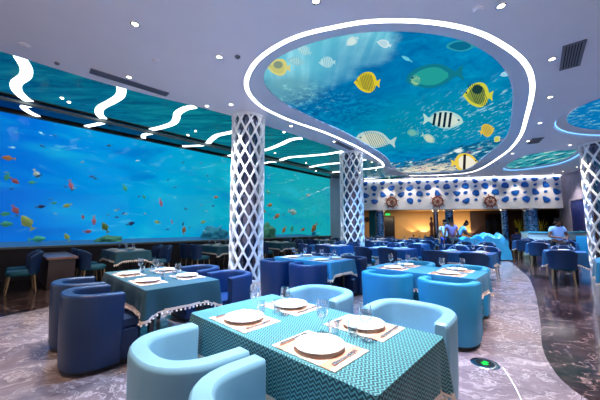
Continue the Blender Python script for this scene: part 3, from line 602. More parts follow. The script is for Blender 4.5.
def legged_chair(mat, seat):
    r = empty('dining_chair', (0, 0, 0)); R = .27; N = 13; rings = []
    for i in range(N):
        a = math.pi*(.60+.80*i/(N-1)); e = abs(i-(N-1)/2)/((N-1)/2); top = .86-.10*e**3; out = []
        for k, z in [(0, .40), (0, .62), (.02, top-.02), (.0, top), (-.045, top-.01), (-.055, .62), (-.055, .40)]:
            rr = R+k+.05*(z-.4); out.append((rr*math.cos(a)*1.05-.01, rr*math.sin(a)*(1+.02), z))
        rings.append(out)
    mb = MB(); mb.loft(rings); mb.build('backrest', mat, r)
    q = [(.25*math.copysign(abs(math.cos(a))**.6, math.cos(a)), .25*math.copysign(abs(math.sin(a))**.6, math.sin(a))) for a in [2*math.pi*j/20 for j in range(20)]]
    mb = MB(); mb.loft([[(x*.94, y*.94, .36) for x, y in q], [(x, y, .38) for x, y in q], [(x, y, .44) for x, y in q], [(x*.92, y*.92, .465) for x, y in q]]); mb.build('seat', seat, r)
    for sx in (-1, 1):
        for sy in (-1, 1): mb = MB(); mb.tube([(sx*.23, sy*.21, 0.004), (sx*.19, sy*.18, .37)], [.011, .018], 6); mb.build('leg', 'wood', r)
    return r
def table_base(L, Wd):
    r = empty('dining_table', (0, 0, 0)); mb = MB(); mb.box((0, 0, .735), (Wd-.03, L-.03, .03)); mb.build('tabletop', 'wood', r, bevel=.004)
    for sx in (-1, 1):
        for sy in (-1, 1): mb = MB(); mb.box((sx*(Wd/2-.13), sy*(L/2-.2), .365), (.06, .06, .71), taper=.8); mb.build('leg', 'black', r, bevel=.004)
    return r
def cloth(mat, L, Wd, drop=.25, seed=0, top=.758, trim=True, corner=.11):
    """cloth over a table of length L along y and width Wd along x, with cream tassel trim"""
    rnd = random.Random(seed); hx, hy, cr = Wd/2+.006, L/2+.006, .02; per = []
    def seg(a, b, n):
        for i in range(n): t = i/n; per.append((Vector(a).lerp(Vector(b), t), None))
    cs = [(hx-cr, hy-cr, 0), (-(hx-cr), hy-cr, 90), (-(hx-cr), -(hy-cr), 180), (hx-cr, -(hy-cr), 270)]; P = []
    for j, (cx, cy, a0) in enumerate(cs):
        for k in range(7): a = math.radians(a0+15*k); P.append((cx+cr*math.cos(a), cy+cr*math.sin(a), math.cos(a), math.sin(a)))
        nx, ny, na = cs[(j+1) % 4]; a = math.radians(a0+90); sx, sy = cx+cr*math.cos(a), cy+cr*math.sin(a); ex, ey = nx+cr*math.cos(a), ny+cr*math.sin(a); n = 26 if j % 2 == 0 and Wd > L or j % 2 == 1 and L > Wd else 14
        for k in range(1, n): t = k/n; P.append((sx+(ex-sx)*t, sy+(ey-sy)*t, math.cos(a), math.sin(a)))
    n = len(P); vs = []; uv = []; fs = []; peri = 0; ph = rnd.random()*6; s_ = []
    for i in range(n):
        if i: peri += math.hypot(P[i][0]-P[i-1][0], P[i][1]-P[i-1][1])
        s_.append(peri)
    rows = 7; hem = []
    for rr in range(rows+1):
        f = rr/rows
        for i, (x, y, nx, ny) in enumerate(P):
            dc = min(math.hypot(x-sx*hx, y-sy*hy) for sx in (-1, 1) for sy in (-1, 1)); cf = max(0, 1-dc/.17)
            d = (drop+corner*cf**1.3)*f; wv = .010*math.sin(s_[i]*13+ph)+.006*math.sin(s_[i]*29+ph*2)
            sharp = cf**3; o = .004+f*(.012+wv*(1-sharp)+.045*sharp-.035*(cf*(1-cf)*2))
            if rr == 0: o = 0; d = 0
            z = top-d-(.004 if rr else 0)
            vs.append((x+nx*o, y+ny*o, z)); uv.append((s_[i], d))
            if rr == rows: hem.append((x+nx*o, y+ny*o, z))
    for rr in range(rows):
        for i in range(n): j = (i+1) % n; fs.append((rr*n+i, rr*n+j, (rr+1)*n+j, (rr+1)*n+i))
    b = len(vs); vs += [(p[0], p[1], top) for p in P]; uv += [(p[0]+5, p[1]+5) for p in P]; fs.append(tuple(range(b, b+n)))
    mb = MB(); mb.add(vs, fs); o = mb.build('tablecloth', mat, uvs=uv)
    if trim:
        t = MB(); hp = [Vector(h) for h in hem]; t.loft([[(p.x, p.y, p.z+.012), (p.x, p.y, p.z-.016)] for p in hp+hp[:1]], cap=False, closed=False)
        tot = 0; nxt = 0
        for a, b_ in zip(hp, hp[1:]+hp[:1]):
            dl_ = (b_-a).length; 
            while tot+dl_ > nxt:
                q = a.lerp(b_, max(0, (nxt-tot)/dl_)); nxt += .048
                t.tube([(q.x, q.y, q.z-.010), (q.x, q.y, q.z-.024)], .003, 4); t.lathe([(.002, -.042), (.011, -.037), (.013, -.030), (.008, -.022), (.002, -.020)], 6, (q.x, q.y, q.z))
            tot += dl_
        tb = t.build('tassel_trim', 'trim', o)
    return o
def plate(r=.135):
    mb = MB(); mb.lathe([(.001, .006), (r*.62, .006), (r*.72, .010), (r, .022), (r*1.0, .026), (r*.70, .014), (r*.6, .011), (.001, .011)], 36); return mb.build('dinner_plate', 'porcelain')
def placemat_o(w_=.30, l_=.42): mb = MB(); mb.box((0, 0, .0015), (w_, l_, .003)); return mb.build('placemat', 'mat', smooth=False)
def fork():
    mb = MB(); pf = [(-.095, .011), (-.04, .006), (.02, .0045), (.035, .010), (.055, .012)]
    mb.loft([[(x, -w_, .004), (x, w_, .004), (x, w_, .0065), (x, -w_, .0065)] for x, w_ in pf])
    for k in range(4): y = -.0095+k*.0063; mb.loft([[(x, y-.0016, z), (x, y+.0016, z), (x, y+.0016, z+.002), (x, y-.0016, z+.002)] for x, z in ((.054, .0045), (.075, .006), (.098, .009))])
    return mb.build('fork', 'steel')
def knife():
    r = empty('table_knife', (0, 0, 0)); mb = MB(); mb.loft([[(x, -w_, .004), (x, w_, .004), (x, w_, .009), (x, -w_, .009)] for x, w_ in [(-.11, .006), (-.10, .009), (-.05, .007), (-.005, .006)]]); mb.build('handle', 'steel', r)
    mb = MB(); mb.loft([[(x, -w1, .0055), (x, w2, .0055), (x, w2, .0075), (x, -w1, .0075)] for x, w1, w2 in [(-.005, .006, .006), (.02, .007, .010), (.08, .007, .011), (.10, .007, .008), (.113, .006, .001)]]); mb.build('blade', 'steel', r); return r
def wineglass():
    r = empty('wine_glass', (0, 0, 0)); mb = MB(); mb.lathe([(.006, .085), (.028, .10), (.038, .13), (.037, .16), (.030, .195), (.0285, .195), (.035, .16), (.036, .13), (.026, .103), (.001, .09)], 20); mb.build('bowl', 'glass', r)
    mb = MB(); mb.lathe([(.007, .006), (.0035, .03), (.0035, .07), (.007, .087)], 10); mb.build('stem', 'glass', r)
    mb = MB(); mb.lathe([(.001, .0), (.034, .0), (.034, .002), (.012, .005), (.001, .008)], 20); mb.build('foot', 'glass', r); return r
def tumbler(): mb = MB(); mb.lathe([(.001, .0), (.028, .0), (.034, .09), (.032, .09), (.026, .008), (.001, .008)], 20); return mb.build('water_glass', 'glass')
PROTO = {}
def put(key, make, u, v, z, rot, label, cat, group=None, xy=None):
    """the first of a kind is built, the rest are copies of it and its parts"""
    if key in PROTO: o = copy_tree(PROTO[key])
    else: o = make(); PROTO[key] = o; KIDS[o.name] = list(o.children)
    o.location = xy if xy is not None else W(u, v, z); o.rotation_euler = (0, 0, TH+rot); return tag(o, label, cat, group)
TT = .7595
def setting(u, v, side, tname, slot, full=True, half=.40, gl=True):
    """side -1: diner sits on the low-u side; slot names the place"""
    du = side; c = u+side*(half-.175); face = 0 if side < 0 else math.pi
    S2 = lambda a, b: (c-side*a, v+side*b*-1)      # a: away from the diner, b: to the diner's right
    wh = f'at the {slot} place of {tname}'
    if full:
        put('mat', placemat_o, c, v, TT, face, f'beige striped placemat {wh}', 'placemat', 'placemats')
        put('plate', plate, c, v, TT+.0035, 0, f'white dinner plate {wh}', 'plate', 'dinner plates')
        a, b = S2(-.01, .175); put('knife', knife, a, b, TT+.0035, face, f'silver table knife {wh}', 'knife', 'table knives')
        a, b = S2(-.01, -.17); put('fork', fork, a, b, TT+.0035, face, f'silver fork {wh}', 'fork', 'forks')
    else:
        put('matf', lambda: placemat_o(.28, .36), c, v, TT, face, f'beige placemat {wh}', 'placemat', 'placemats')
        put('platef', lambda: plate(.12), c, v, TT+.0035, 0, f'white plate {wh}', 'plate', 'dinner plates')
    if gl:
        a, b = S2(.175, .12); put('wine', wineglass, a, b, TT+.001, 0, f'clear stemmed wine glass {wh}', 'wine glass', 'wine glasses')
        if full: a, b = S2(.17, .03); put('tumb', tumbler, a, b, TT+.001, 0, f'short clear water glass {wh}', 'glass', 'water glasses')
def dining(u, v, tname, ctype, cmat, clothkey, mat, L=1.5, Wd=.80, sets=2, du=.60, dv=.36, duf=None, dvf=None, vf=0., vn=0., trim=True, drop=.24, sides=(-1, 1), jit=.0, seats=(1, -1), desc='', cat='chair', gl=True, corner=.08, cdesc='teal'):
    put('table%s%s' % (L, Wd), lambda: table_base(L, Wd), u, v, 0, 0, f'dining table on black legs, {tname}', 'table', 'dining tables')
    put(clothkey, lambda: cloth(mat, L, Wd, drop, 3, trim=trim, corner=corner), u, v, 0, 0, f'{cdesc} tablecloth hanging over {tname}', 'tablecloth', 'tablecloths')
    for sd in sides:
        for k in seats:
            d_, e_ = (dv, du) if sd < 0 else (dvf or dv, duf or du)
            vv = v+k*d_+(vf if sd > 0 else vn)+random.uniform(-jit, jit); uu = u+sd*(Wd/2-.4+e_)+random.uniform(-jit, jit)*.5
            slot = f'{"near" if sd < 0 else "far"}-side {"left" if k > 0 else "right"}'
            if len(seats) == 1: slot = slot.rsplit(' ', 1)[0]
            put(ctype+cmat, (lambda: tub_chair(cmat)) if ctype == 'tub' else (lambda: legged_chair(cmat, 'seatteal')), uu, vv, 0, (0 if sd < 0 else math.pi)+random.uniform(-jit, jit), f'{desc} at the {slot} place of {tname}', 'chair', 'tub chairs' if ctype == 'tub' else 'legged dining chairs')
            if sets: setting(u, v+k*(dv-.02), sd, tname, slot, sets == 2, Wd/2, gl)
# ---- the four nearest tables
dining(1.43, 1.33, 'the nearest table', 'tub', 'aqua', 'clA', 'cloth_teal', desc='pale aqua tub chair', cdesc='teal zigzag-patterned', L=1.52, drop=.235, du=.61, vn=-.07, duf=.84, dv=.355, dvf=.46, vf=.09)
dining(1.47, 3.98, 'the table at the left', 'tub', 'navy', 'clB', 'cloth_plain', desc='dark blue tub chair', cdesc='deep teal', L=1.68, Wd=.82, drop=.22, dv=.38, du=.69, vn=.04, duf=.78, dvf=.44, sides=(-1, 1))
dining(4.46, 1.61, 'the table beside the walkway', 'tub', 'azure', 'clC', 'cloth_azure', desc='azure tub chair', cdesc='azure', L=1.5, drop=.22, du=.56, duf=.84, dv=.41, vn=-.07, vf=.06)
dining(4.50, 3.87, 'the table before the column', 'tub', 'navy', 'clC', 'cloth_azure', desc='deep blue tub chair', cdesc='blue', L=1.5, drop=.22, du=.62, duf=.78, dv=.41)
# ---- dark row along the aquarium
for i, u in enumerate([-.4, 2.45, 5.3, 8.1, 10.9]):
    dining(u, 9.0, f'the {ords[i]} aquarium-side table', 'leg', 'midnight', 'clE', 'cloth_plain', desc='midnight blue dining chair', cdesc='dark teal', sets=1, jit=.05, du=.80, drop=.22, gl=(i < 3))
# ---- far rows on the walkway
for i, (u, v) in enumerate([(8.2, 1.95), (8.2, 3.95), (8.05, 6.1), (10.9, 2.45), (10.9, 4.5), (11.7, 6.6), (13.4, 5.2), (14.0, 7.6), (15.8, 5.4)]):
    nm = ['third-row table nearest the walkway', 'middle third-row table', 'left third-row table', 'fourth-row table nearest the walkway', 'middle fourth-row table', 'left fourth-row table', 'table left of the buffet', 'table behind the far column', 'last-row table near the people', 'table by the pale wall'][i]
    dining(u, v, f'the {nm}', 'leg', 'midnight', 'clF', 'cloth_far', desc='midnight blue dining chair', cdesc='blue', sets=1, jit=.05, du=.84, trim=(i < 3), L=1.3, dv=.36)
# ---- right side, on the dark floor
dining(7.9, -1.12, 'the blue table at the right', 'tub', 'azure', 'clR', 'cloth_azure', desc='azure tub chair', cdesc='azure', sets=1, L=1.5, Wd=.8, drop=.3, duf=.75)
dining(5.35, -1.12, 'the right-edge table nearest us', 'tub', 'azure', 'clR', 'cloth_azure', desc='azure tub chair', cdesc='azure', sets=1, L=1.5, Wd=.8, drop=.3, sides=(1,))
for i, (u, v) in enumerate([(10.4, .08), (10.15, -1.7), (12.7, -1.6), (14.3, .75), (16.4, 1.4), (16.6, .1), (12.4, 1.55)]):
    nm = ['nearest small blue table', 'small right-side blue table', 'small table by the column', 'small table at the walkway end', 'farthest small table', 'small table before the counter', 'small table beside the buffet'][i]
    if i == 6: continue
    dining(u, v, f'the {nm}', 'leg', 'midnight', 'clS', 'cloth_far', desc='midnight blue dining chair', cdesc='blue', sets=1, L=.82, Wd=.8, seats=(0,), dv=0, du=.82, jit=.05, trim=(i < 3), drop=.3)
# ================================================================== PEOPLE
def skin_mesh(name, verts, edges, radii, mat, parent, root=0, sub=2):
    me = bpy.data.meshes.new(name); me.from_pydata(verts, edges, []); o = bpy.data.objects.new(name, me); COL.objects.link(o)
    md = o.modifiers.new('skin', 'SKIN'); md.use_smooth_shade = True; o.modifiers.new('sub', 'SUBSURF').levels = sub; o.modifiers['sub'].render_levels = sub
    for i, r in enumerate(radii): sv = me.skin_vertices[0].data[i]; sv.radius = r if isinstance(r, tuple) else (r, r); sv.use_root = (i == root)
    bpy.context.view_layer.update(); dg = bpy.context.evaluated_depsgraph_get(); nm = bpy.data.meshes.new_from_object(o.evaluated_get(dg)); nm.materials.clear(); nm.materials.append(M[mat]); nm.name = name
    bpy.data.objects.remove(o); q = bpy.data.objects.new(name, nm); COL.objects.link(q); q.parent = parent; return q
def person(loc, rz, label, shirt, trousers, skin='skin', pose='stand', H=1.72, sleeve=.5, shorts=False, hairlong=False):
    r = empty('person', loc, rz); k = H/1.72; V, E_, Rr = [], [], []; ix = {}
    def j(n, p, rad, par=None):
        V.append(tuple(x*k for x in p)); Rr.append(rad if isinstance(rad, tuple) else rad*k); ix[n] = len(V)-1
        if par is not None: E_.append((ix[par], ix[n]))
    lean = {'stand': 0., 'bend': .52, 'sit': .08, 'lookdown': .10}[pose]; hz = .93 if pose != 'sit' else .47
    def up(h, fwd=0.): return (math.sin(lean)*h+fwd, math.cos(lean)*h+hz)   # x forward
    def T(n, h, rad, par, y=0, f=0.): x, z = up(h, f); j(n, (x, y, z), rad, par)
    j('pelvis', (0, 0, hz), (.15*k, .105*k)); T('waist', .14, (.135*k, .10*k), 'pelvis'); T('chest', .36, (.155*k, .11*k), 'waist'); T('neck0', .50, .07, 'chest'); T('neck', .54, .054, 'neck0', f=.01)
    hd = .03 if pose == 'stand' else .05
    T('jaw', .59, .062, 'neck', f=hd); T('head', .67, .086, 'jaw', f=hd-.005); T('crown', .73, .07, 'head', f=hd-.01)
    T('nose', .635, .013, 'jaw', f=hd+.095)
    for s, sd in ((1, 'l'), (-1, 'r')):
        T('ear'+sd, .65, .016, 'head', s*.088, hd-.01)
        T('sh'+sd, .46, .058, 'chest', s*.175)
        x, z = up(.46)
        if pose == 'bend': el, wr = (x+.10, s*.22, z-.26), (x+.30, s*.16, z-.36)
        elif pose in ('lookdown', 'sit'): el, wr = (x+.04, s*.27, z-.27), (x+.24, s*.10, z-.30)
        else: el, wr = (x-.02, s*.24, z-.28), (x+.06, s*.25, z-.52)
        j('el'+sd, el, .043, 'sh'+sd); j('wr'+sd, wr, .028, 'el'+sd)
        d = (Vector(wr)-Vector(el)).normalized(); side = Vector((0, 1, 0))-d*d.y; side.normalize(); pl = Vector(wr)+d*.07; j('palm'+sd, tuple(pl), (.038*k, .018*k), 'wr'+sd)
        for q in range(4):
            b0 = pl+side*((q-1.5)*.019)+d*.03; L = (.062, .072, .068, .052)[q]; curl = Vector((.02, 0, -.02)); j(f'f{q}a{sd}', tuple(b0), .0095, 'palm'+sd); j(f'f{q}b{sd}', tuple(b0+d*L*.55+curl*.3), .0085, f'f{q}a{sd}'); j(f'f{q}c{sd}', tuple(b0+d*L+curl), .007, f'f{q}b{sd}')
        th = Vector(wr)+d*.03-side*s*.034; j('t1'+sd, tuple(th), .011, 'wr'+sd); j('t2'+sd, tuple(th+d*.04-side*s*.012), .009, 't1'+sd)
        if pose == 'sit': hp, kn, an, to = (.02, s*.10, hz), (.42, s*.13, hz+.02), (.40, s*.13, .09), (.54, s*.13, .035)
        else: f_ = .05*s if pose == 'stand' else .08*s; hp, kn, an, to = (0, s*.10, hz-.06), (f_+.02, s*.11, .50), (f_-.02, s*.12, .09), (f_+.13, s*.14, .035)
        j('hip'+sd, hp, .098, 'pelvis'); j('kn'+sd, kn, .06, 'hip'+sd); cf = tuple((Vector(kn)*.6+Vector(an)*.4)); j('calf'+sd, cf, .056, 'kn'+sd); j('an'+sd, an, .038, 'calf'+sd); j('toe'+sd, to, (.045*k, .03*k), 'an'+sd)
    skin_mesh('body', V, E_, Rr, skin, r, 0)
    def sub(name, names, edges, grow, mat, ends=(), sb=2):
        vs = [V[ix[n]] for n in names]; rr = [(tuple(a+grow for a in Rr[ix[n]]) if isinstance(Rr[ix[n]], tuple) else Rr[ix[n]]+grow) for n in names]; es = [(names.index(a), names.index(b)) for a, b in edges]
        for fr, to, t, rd in ends: p = Vector(V[ix[fr]]).lerp(Vector(V[ix[to]]), t); vs.append(tuple(p)); rr.append(rd*k); es.append((names.index(fr), len(vs)-1))
        return skin_mesh(name, vs, es, rr, mat, r, 0, sb)
    sub('shirt', ['pelvis', 'waist', 'chest', 'shl', 'shr'], [('pelvis', 'waist'), ('waist', 'chest'), ('chest', 'shl'), ('chest', 'shr')], .018, shirt, [('shl', 'ell', sleeve, .062), ('shr', 'elr', sleeve, .062), ('chest', 'neck0', .85, .085)])
    if shorts: sub('shorts', ['pelvis', 'hipl', 'hipr'], [('pelvis', 'hipl'), ('pelvis', 'hipr')], .016, trousers, [('hipl', 'knl', .8, .09), ('hipr', 'knr', .8, .09)])
    else: sub('trousers', ['pelvis', 'hipl', 'hipr', 'knl', 'knr', 'calfl', 'calfr'], [('pelvis', 'hipl'), ('pelvis', 'hipr'), ('hipl', 'knl'), ('hipr', 'knr'), ('knl', 'calfl'), ('knr', 'calfr')], .015, trousers, [('calfl', 'anl', .85, .058), ('calfr', 'anr', .85, .058)])
    hx, hzz = V[ix['head']][0], V[ix['head']][2]; cx, cz = V[ix['crown']][0], V[ix['crown']][2]
    vs = [(cx-.010, 0, cz+.014), (hx-.036, 0, hzz+.03), (hx-.045, 0, hzz-.035)]; rr = [.080*k, .086*k, .068*k]; es = [(0, 1), (1, 2)]
    if hairlong: vs.append((hx-.07, 0, hzz-.19)); rr.append(.07*k); es.append((2, 3))
    skin_mesh('hair', vs, es, rr, 'hair', r, 1)
    mb = MB()
    for s in (-1, 1): mb.lathe([(.001, .006), (.007, .004), (.009, -.002), (.001, -.006)], 8, (hx+.083*k, s*.032*k, hzz-.002))
    mb.build('eyes', 'hair', r); mb = MB(); jx, jz = V[ix['jaw']][0], V[ix['jaw']][2]; mb.box((jx+.060*k, 0, jz-.018*k), (.012, .045*k, .010)); mb.build('mouth', M['lip'], r)
    mb = MB()
    for s in 'lr': p = V[ix['toe'+s]]; q = V[ix['an'+s]]; mb.tube([(q[0]-.04, q[1], .04), (q[0]+.03, q[1], .05), (p[0], p[1], .038), (p[0]+.06, p[1], .032)], [.038, .046, .042, .026], 10)
    mb.build('shoes', 'plinth', r)
    return tag(r, label, 'person')
M['lip'] = plain('lips', (120, 60, 56), .5)
M['shirt_white'] = plain('white shirt', (222, 228, 240), .7); M['shirt_lav'] = plain('lavender t-shirt', (124, 98, 150), .7); M['shirt_blue'] = plain('light blue shirt', (130, 176, 232), .7)
M['shorts_blue'] = plain('bright blue shorts', (30, 70, 190), .7); M['trou'] = plain('dark trousers', (24, 26, 40), .7); M['dress'] = plain('ochre dress', (130, 84, 56), .7); M['shirt_dark'] = plain('dark blue jacket', (24, 40, 100), .7)
def xy(px, Y, z=0.): return Vector(((px-300)/F*(Y*ct+(1.0-CAMH)*st), Y, z))
person(xy(445.5, 12.2), -1.9, 'person in a white shirt and blue shorts standing beside the one in lavender', 'shirt_white', 'shorts_blue', 'skin', 'stand', 1.70, shorts=True)
person(xy(451.5, 11.6), 1.45, 'person in a lavender t-shirt and dark trousers, back turned to us', 'shirt_lav', 'trou', 'skin', 'stand', 1.78)
person(xy(457.5, 12.9), -.35, 'person in a light blue shirt bending over the cyan-draped buffet', 'shirt_blue', 'trou', 'skin_dark', 'bend', 1.78)
person(xy(557, 9.3), -1.75, 'person in a light blue shirt looking down, standing before the pale counter', 'shirt_blue', 'trou', 'skin_dark', 'lookdown', 1.68)
cs = xy(499, 14.6); put('legmidnight', None, 0, 0, 0, .9, 'midnight blue dining chair the person in ochre sits on', 'chair', 'legged dining chairs', xy=cs)
person((cs.x, cs.y, 0), TH+.9, 'person in an ochre dress with long dark hair seated behind the buffet', 'dress', 'dress', 'skin', 'sit', 1.68, hairlong=True)
cs = xy(517, 15.2); put('legmidnight', None, 0, 0, 0, .2, 'midnight blue dining chair the person in dark blue sits on', 'chair', 'legged dining chairs', xy=cs)
person((cs.x, cs.y, 0), TH+.2, 'person in a dark blue jacket seated under the mosaic pillar', 'shirt_dark', 'trou', 'skin_dark', 'sit', 1.78)
# ================================================================== FAR END
M['cyancloth'] = plain('cyan draped cloth', (40, 134, 176), .5, vary=.25, scale=4)
def draped(px, Y, wx, wy, h, label, seed):
    p = xy(px, Y); r = empty('buffet_table', p, .1); tag(r, label, 'buffet table'); rnd = random.Random(seed)
    mb = MB(); mb.box((0, 0, .36), (wx*.8, wy*.8, .72)); mb.build('base', 'darkwall', r, smooth=False)
    bumps = [(rnd.uniform(-.4, .4)*wx, rnd.uniform(-.35, .35)*wy, rnd.uniform(.5, 1.), rnd.uniform(.14, .26)) for _ in range(9)]
    nx, ny = 30, 20; vs = []; fs = []
    for iy in range(ny+1):
        for ixx in range(nx+1):
            a, b_ = ixx/nx*2-1, iy/ny*2-1; e = max(abs(a), abs(b_)); x, y = a*wx/2, b_*wy/2
            z = .74+(h-.74)*max([0]+[q*math.exp(-((x-bx_)**2+(y-by_)**2)/(2*s_*s_)) for bx_, by_, q, s_ in bumps])
            if e > .86: f = (e-.86)/.14; z = z*(1-f)+.06*f; kx = 1/max(.001, e)*(.90+.05*f+.012*math.sin(40*(a+b_)))*e; x *= kx; y *= kx
            else: x *= .90/.86*.96; y *= .90/.86*.96
            vs.append((x, y, z))
    for iy in range(ny):
        for ixx in range(nx): q = iy*(nx+1)+ixx; fs.append((q, q+1, q+nx+2, q+nx+1))
    mb = MB(); mb.add(vs, fs); mb.build('drape', 'cyancloth', r); return r
draped(465, 11.9, 1.0, .9, 1.02, 'lower cyan-draped buffet table beside the bending person', 3)
draped(488, 12.1, 1.45, 1.0, 1.18, 'higher cyan-draped buffet table at the middle of the far end', 5)
# counter
M['counter'] = plain('pale lit counter front', (196, 226, 222), .35, vary=.08, scale=2); M['countertop'] = plain('cyan counter top', (80, 190, 220), .3)
r = empty('bar_counter', xy(560, 14.0)); tag(r, 'long pale bar counter with a cyan top in front of the stone wall', 'counter')
arc = [(-1.75+3.3*t, -.25*math.sin(math.pi*t)+.10*t) for t in [i/16 for i in range(17)]]
mb = MB(); mb.loft([[(x, y-.2, 0), (x, y-.2, 1.12), (x, y+.2, 1.12), (x, y+.2, 0)] for x, y in arc]); mb.build('body', 'counter', r); mb = MB(); mb.loft([[(x, y-.22, 0), (x, y-.22, .78), (x, y-.2, .78), (x, y-.2, 0)] for x, y in arc]); mb.build('kick_panel', 'navy', r)
mb = MB(); mb.loft([[(x, y-.26, 1.12), (x, y-.26, 1.17), (x, y+.26, 1.17), (x, y+.26, 1.12)] for x, y in arc]); mb.build('counter_top', 'countertop', r)
mb = MB(); p = xy(586, 12.6); mb.box((0, 0, .5), (.55, .5, 1.0)); tag(mb.build('service_cabinet', 'azure', loc=(p.x, p.y, 0), rz=.4, bevel=.02), 'blue box-shaped cabinet at the right end of the counter', 'cabinet')
# mosaic pillars
def on_recess(px, off, z=0.):   # point on the line parallel to the band, off metres behind it
    q = BL+BN*off; r_ = ray(px, 225); k = q.dot(BN)/(r_.x*BN.x+r_.y*BN.y); return Vector((r_.x*k, r_.y*k, z))
for px, rad, off, lab, mt in [(380, .27, .75, 'glossy blue mosaic pillar at the left end under the white band', 'mosaic'), (449.5, .24, .9, 'glossy blue mosaic pillar behind the standing people', 'mosaic'), (505, .17, 1.3, 'slim blue mosaic pillar right of the buffet', 'mosaic'), (531, .36, .75, 'widest blue mosaic pillar, left of the waiter in blue', 'mosaic'), (436, .15, 1.4, 'slim dark mosaic pillar left of the standing people', 'mirror')]:
    p = on_recess(px, off); r = empty('mosaic_pillar', p); mb = MB(); mb.lathe([(rad, .12), (rad, 2.45)], 28); mb.build('shaft', mt, r)
    mb = MB(); mb.lathe([(rad, 0), (rad+.04, 0), (rad+.04, .12), (rad, .12)], 28); mb.lathe([(rad, 2.45), (rad+.04, 2.45), (rad+.04, 2.60), (rad, 2.60)], 28); mb.build('collar', 'chrome', r); tag(r, lab.replace('left of the waiter in blue', 'left of the pale counter'), 'pillar')
M['curtain'] = plain('teal curtain', (10, 120, 140), .7)
p = on_recess(372.5, .9); mb = MB(); mb.loft([[(-.22+.44*i/24, .035*math.sin(i*1.6), z) for z in (.05, 2.55)] + [(-.22+.44*i/24, .035*math.sin(i*1.6)+.012, z) for z in (2.55, .05)] for i in range(25)]); tag(mb.build('curtain', 'curtain', loc=p, rz=rzb), 'narrow teal curtain hanging left of the blue mosaic pillar', 'curtain')
def on_back(px, z=0., off=4.0): return on_recess(px, off, z)
# black door, exit light, emblem, alcove lamps
p = on_back(389, 0, 4.12); r = empty('door_1', p, rzb); r['kind'] = 'structure'
mb = MB(); mb.box((0, 0, 1.08), (.72, .06, 2.16)); tag(mb.build('panel', 'black', r, bevel=.008), kind='structure')
mb = MB()
for s in (-1, 1): mb.box((s*.39, 0, 1.1), (.06, .10, 2.2))
mb.box((0, 0, 2.2), (.84, .10, .06)); tag(mb.build('frame', 'darkwall', r, smooth=False), kind='structure')
M['green'] = glow('green exit light', (40, 230, 110), 1.4)
mb = MB(); mb.box((0, 0, 0), (.34, .05, .14)); tag(mb.build('exit_sign', 'green', loc=on_back(388, 2.38, 4.02), rz=rzb), 'small glowing green exit sign above the black door', 'sign')
p = on_recess(367, .35, 1.95); mb = MB(); N = 20; mb.loft([[(.20*math.cos(2*math.pi*k/N), y, .20*math.sin(2*math.pi*k/N)) for k in range(N)] for y in (0, -.03)]); mb.loft([[(.11*math.cos(2*math.pi*k/N), y, .11*math.sin(2*math.pi*k/N)) for k in range(N)] for y in (-.03, -.06)])
tag(mb.build('wall_plaque', 'black', loc=on_back(367.2, 2.0, 4.1), rz=rzb), 'dark round plaque on the tan wall left of the curtain', 'plaque')
for px, e, lab in [(413, 5, 'first'), (425, 16, 'second'), (460, 16, 'third'), (472, 8, 'fourth')]:
    p = on_back(px, .75, 3.85); r = empty('wall_lamp', p, rzb); mb = MB(); mb.lathe([(.03, -.1), (.06, -.08), (.09, .06), (.085, .06), (.05, -.06), (.001, -.07)], 16); mb.build('cup', 'chrome', r); mb = MB(); mb.box((0, .10, -.05), (.04, .16, .04)); mb.build('bracket', 'chrome', r)
    tag(r, f'uplight on the tan back wall throwing a warm arch, {lab} from the left', 'wall lamp', 'uplights on the tan wall')
    l = bpy.data.lights.new('uplight', 'SPOT'); l.energy = e*9; l.color = (1, .72, .38); l.spot_size = math.radians(105); l.spot_blend = .35; l.shadow_soft_size = .03
    o = bpy.data.objects.new('uplight', l); COL.objects.link(o); o.location = (p.x, p.y, p.z+.02); o.rotation_euler = (math.radians(180-8), 0, rzb)
l = bpy.data.lights.new('recess_fill', 'AREA'); l.energy = 230; l.size = 7.5; l.size_y = .6; l.shape = 'RECTANGLE'; l.color = (1, .78, .5); o = bpy.data.objects.new('recess_fill', l); COL.objects.link(o); o.location = tuple(on_recess(432, 2.4, 2.58)); o.rotation_euler = (0, 0, rzb)  # added unseen area fill that brightens the tan recess evenly
# dark figure statue
p = on_recess(431.5, 1.2); r = empty('statue', p, rzb); tag(r, 'tall dark carved statue on a plinth at the tan wall', 'statue')
mb = MB(); mb.lathe([(.16, 0), (.16, .05), (.13, .07), (.13, .8), (.16, .83), (.16, .88)], 16, close=True); mb.build('pedestal', 'darkwall', r)
mb = MB(); mb.lathe([(.10, .88), (.12, 1.0), (.08, 1.25), (.13, 1.55), (.12, 1.7), (.045, 1.78), (.05, 1.82), (.085, 1.92), (.08, 2.02), (.02, 2.09), (.001, 2.1)], 18); mb.build('figure', M['wheel'], r)
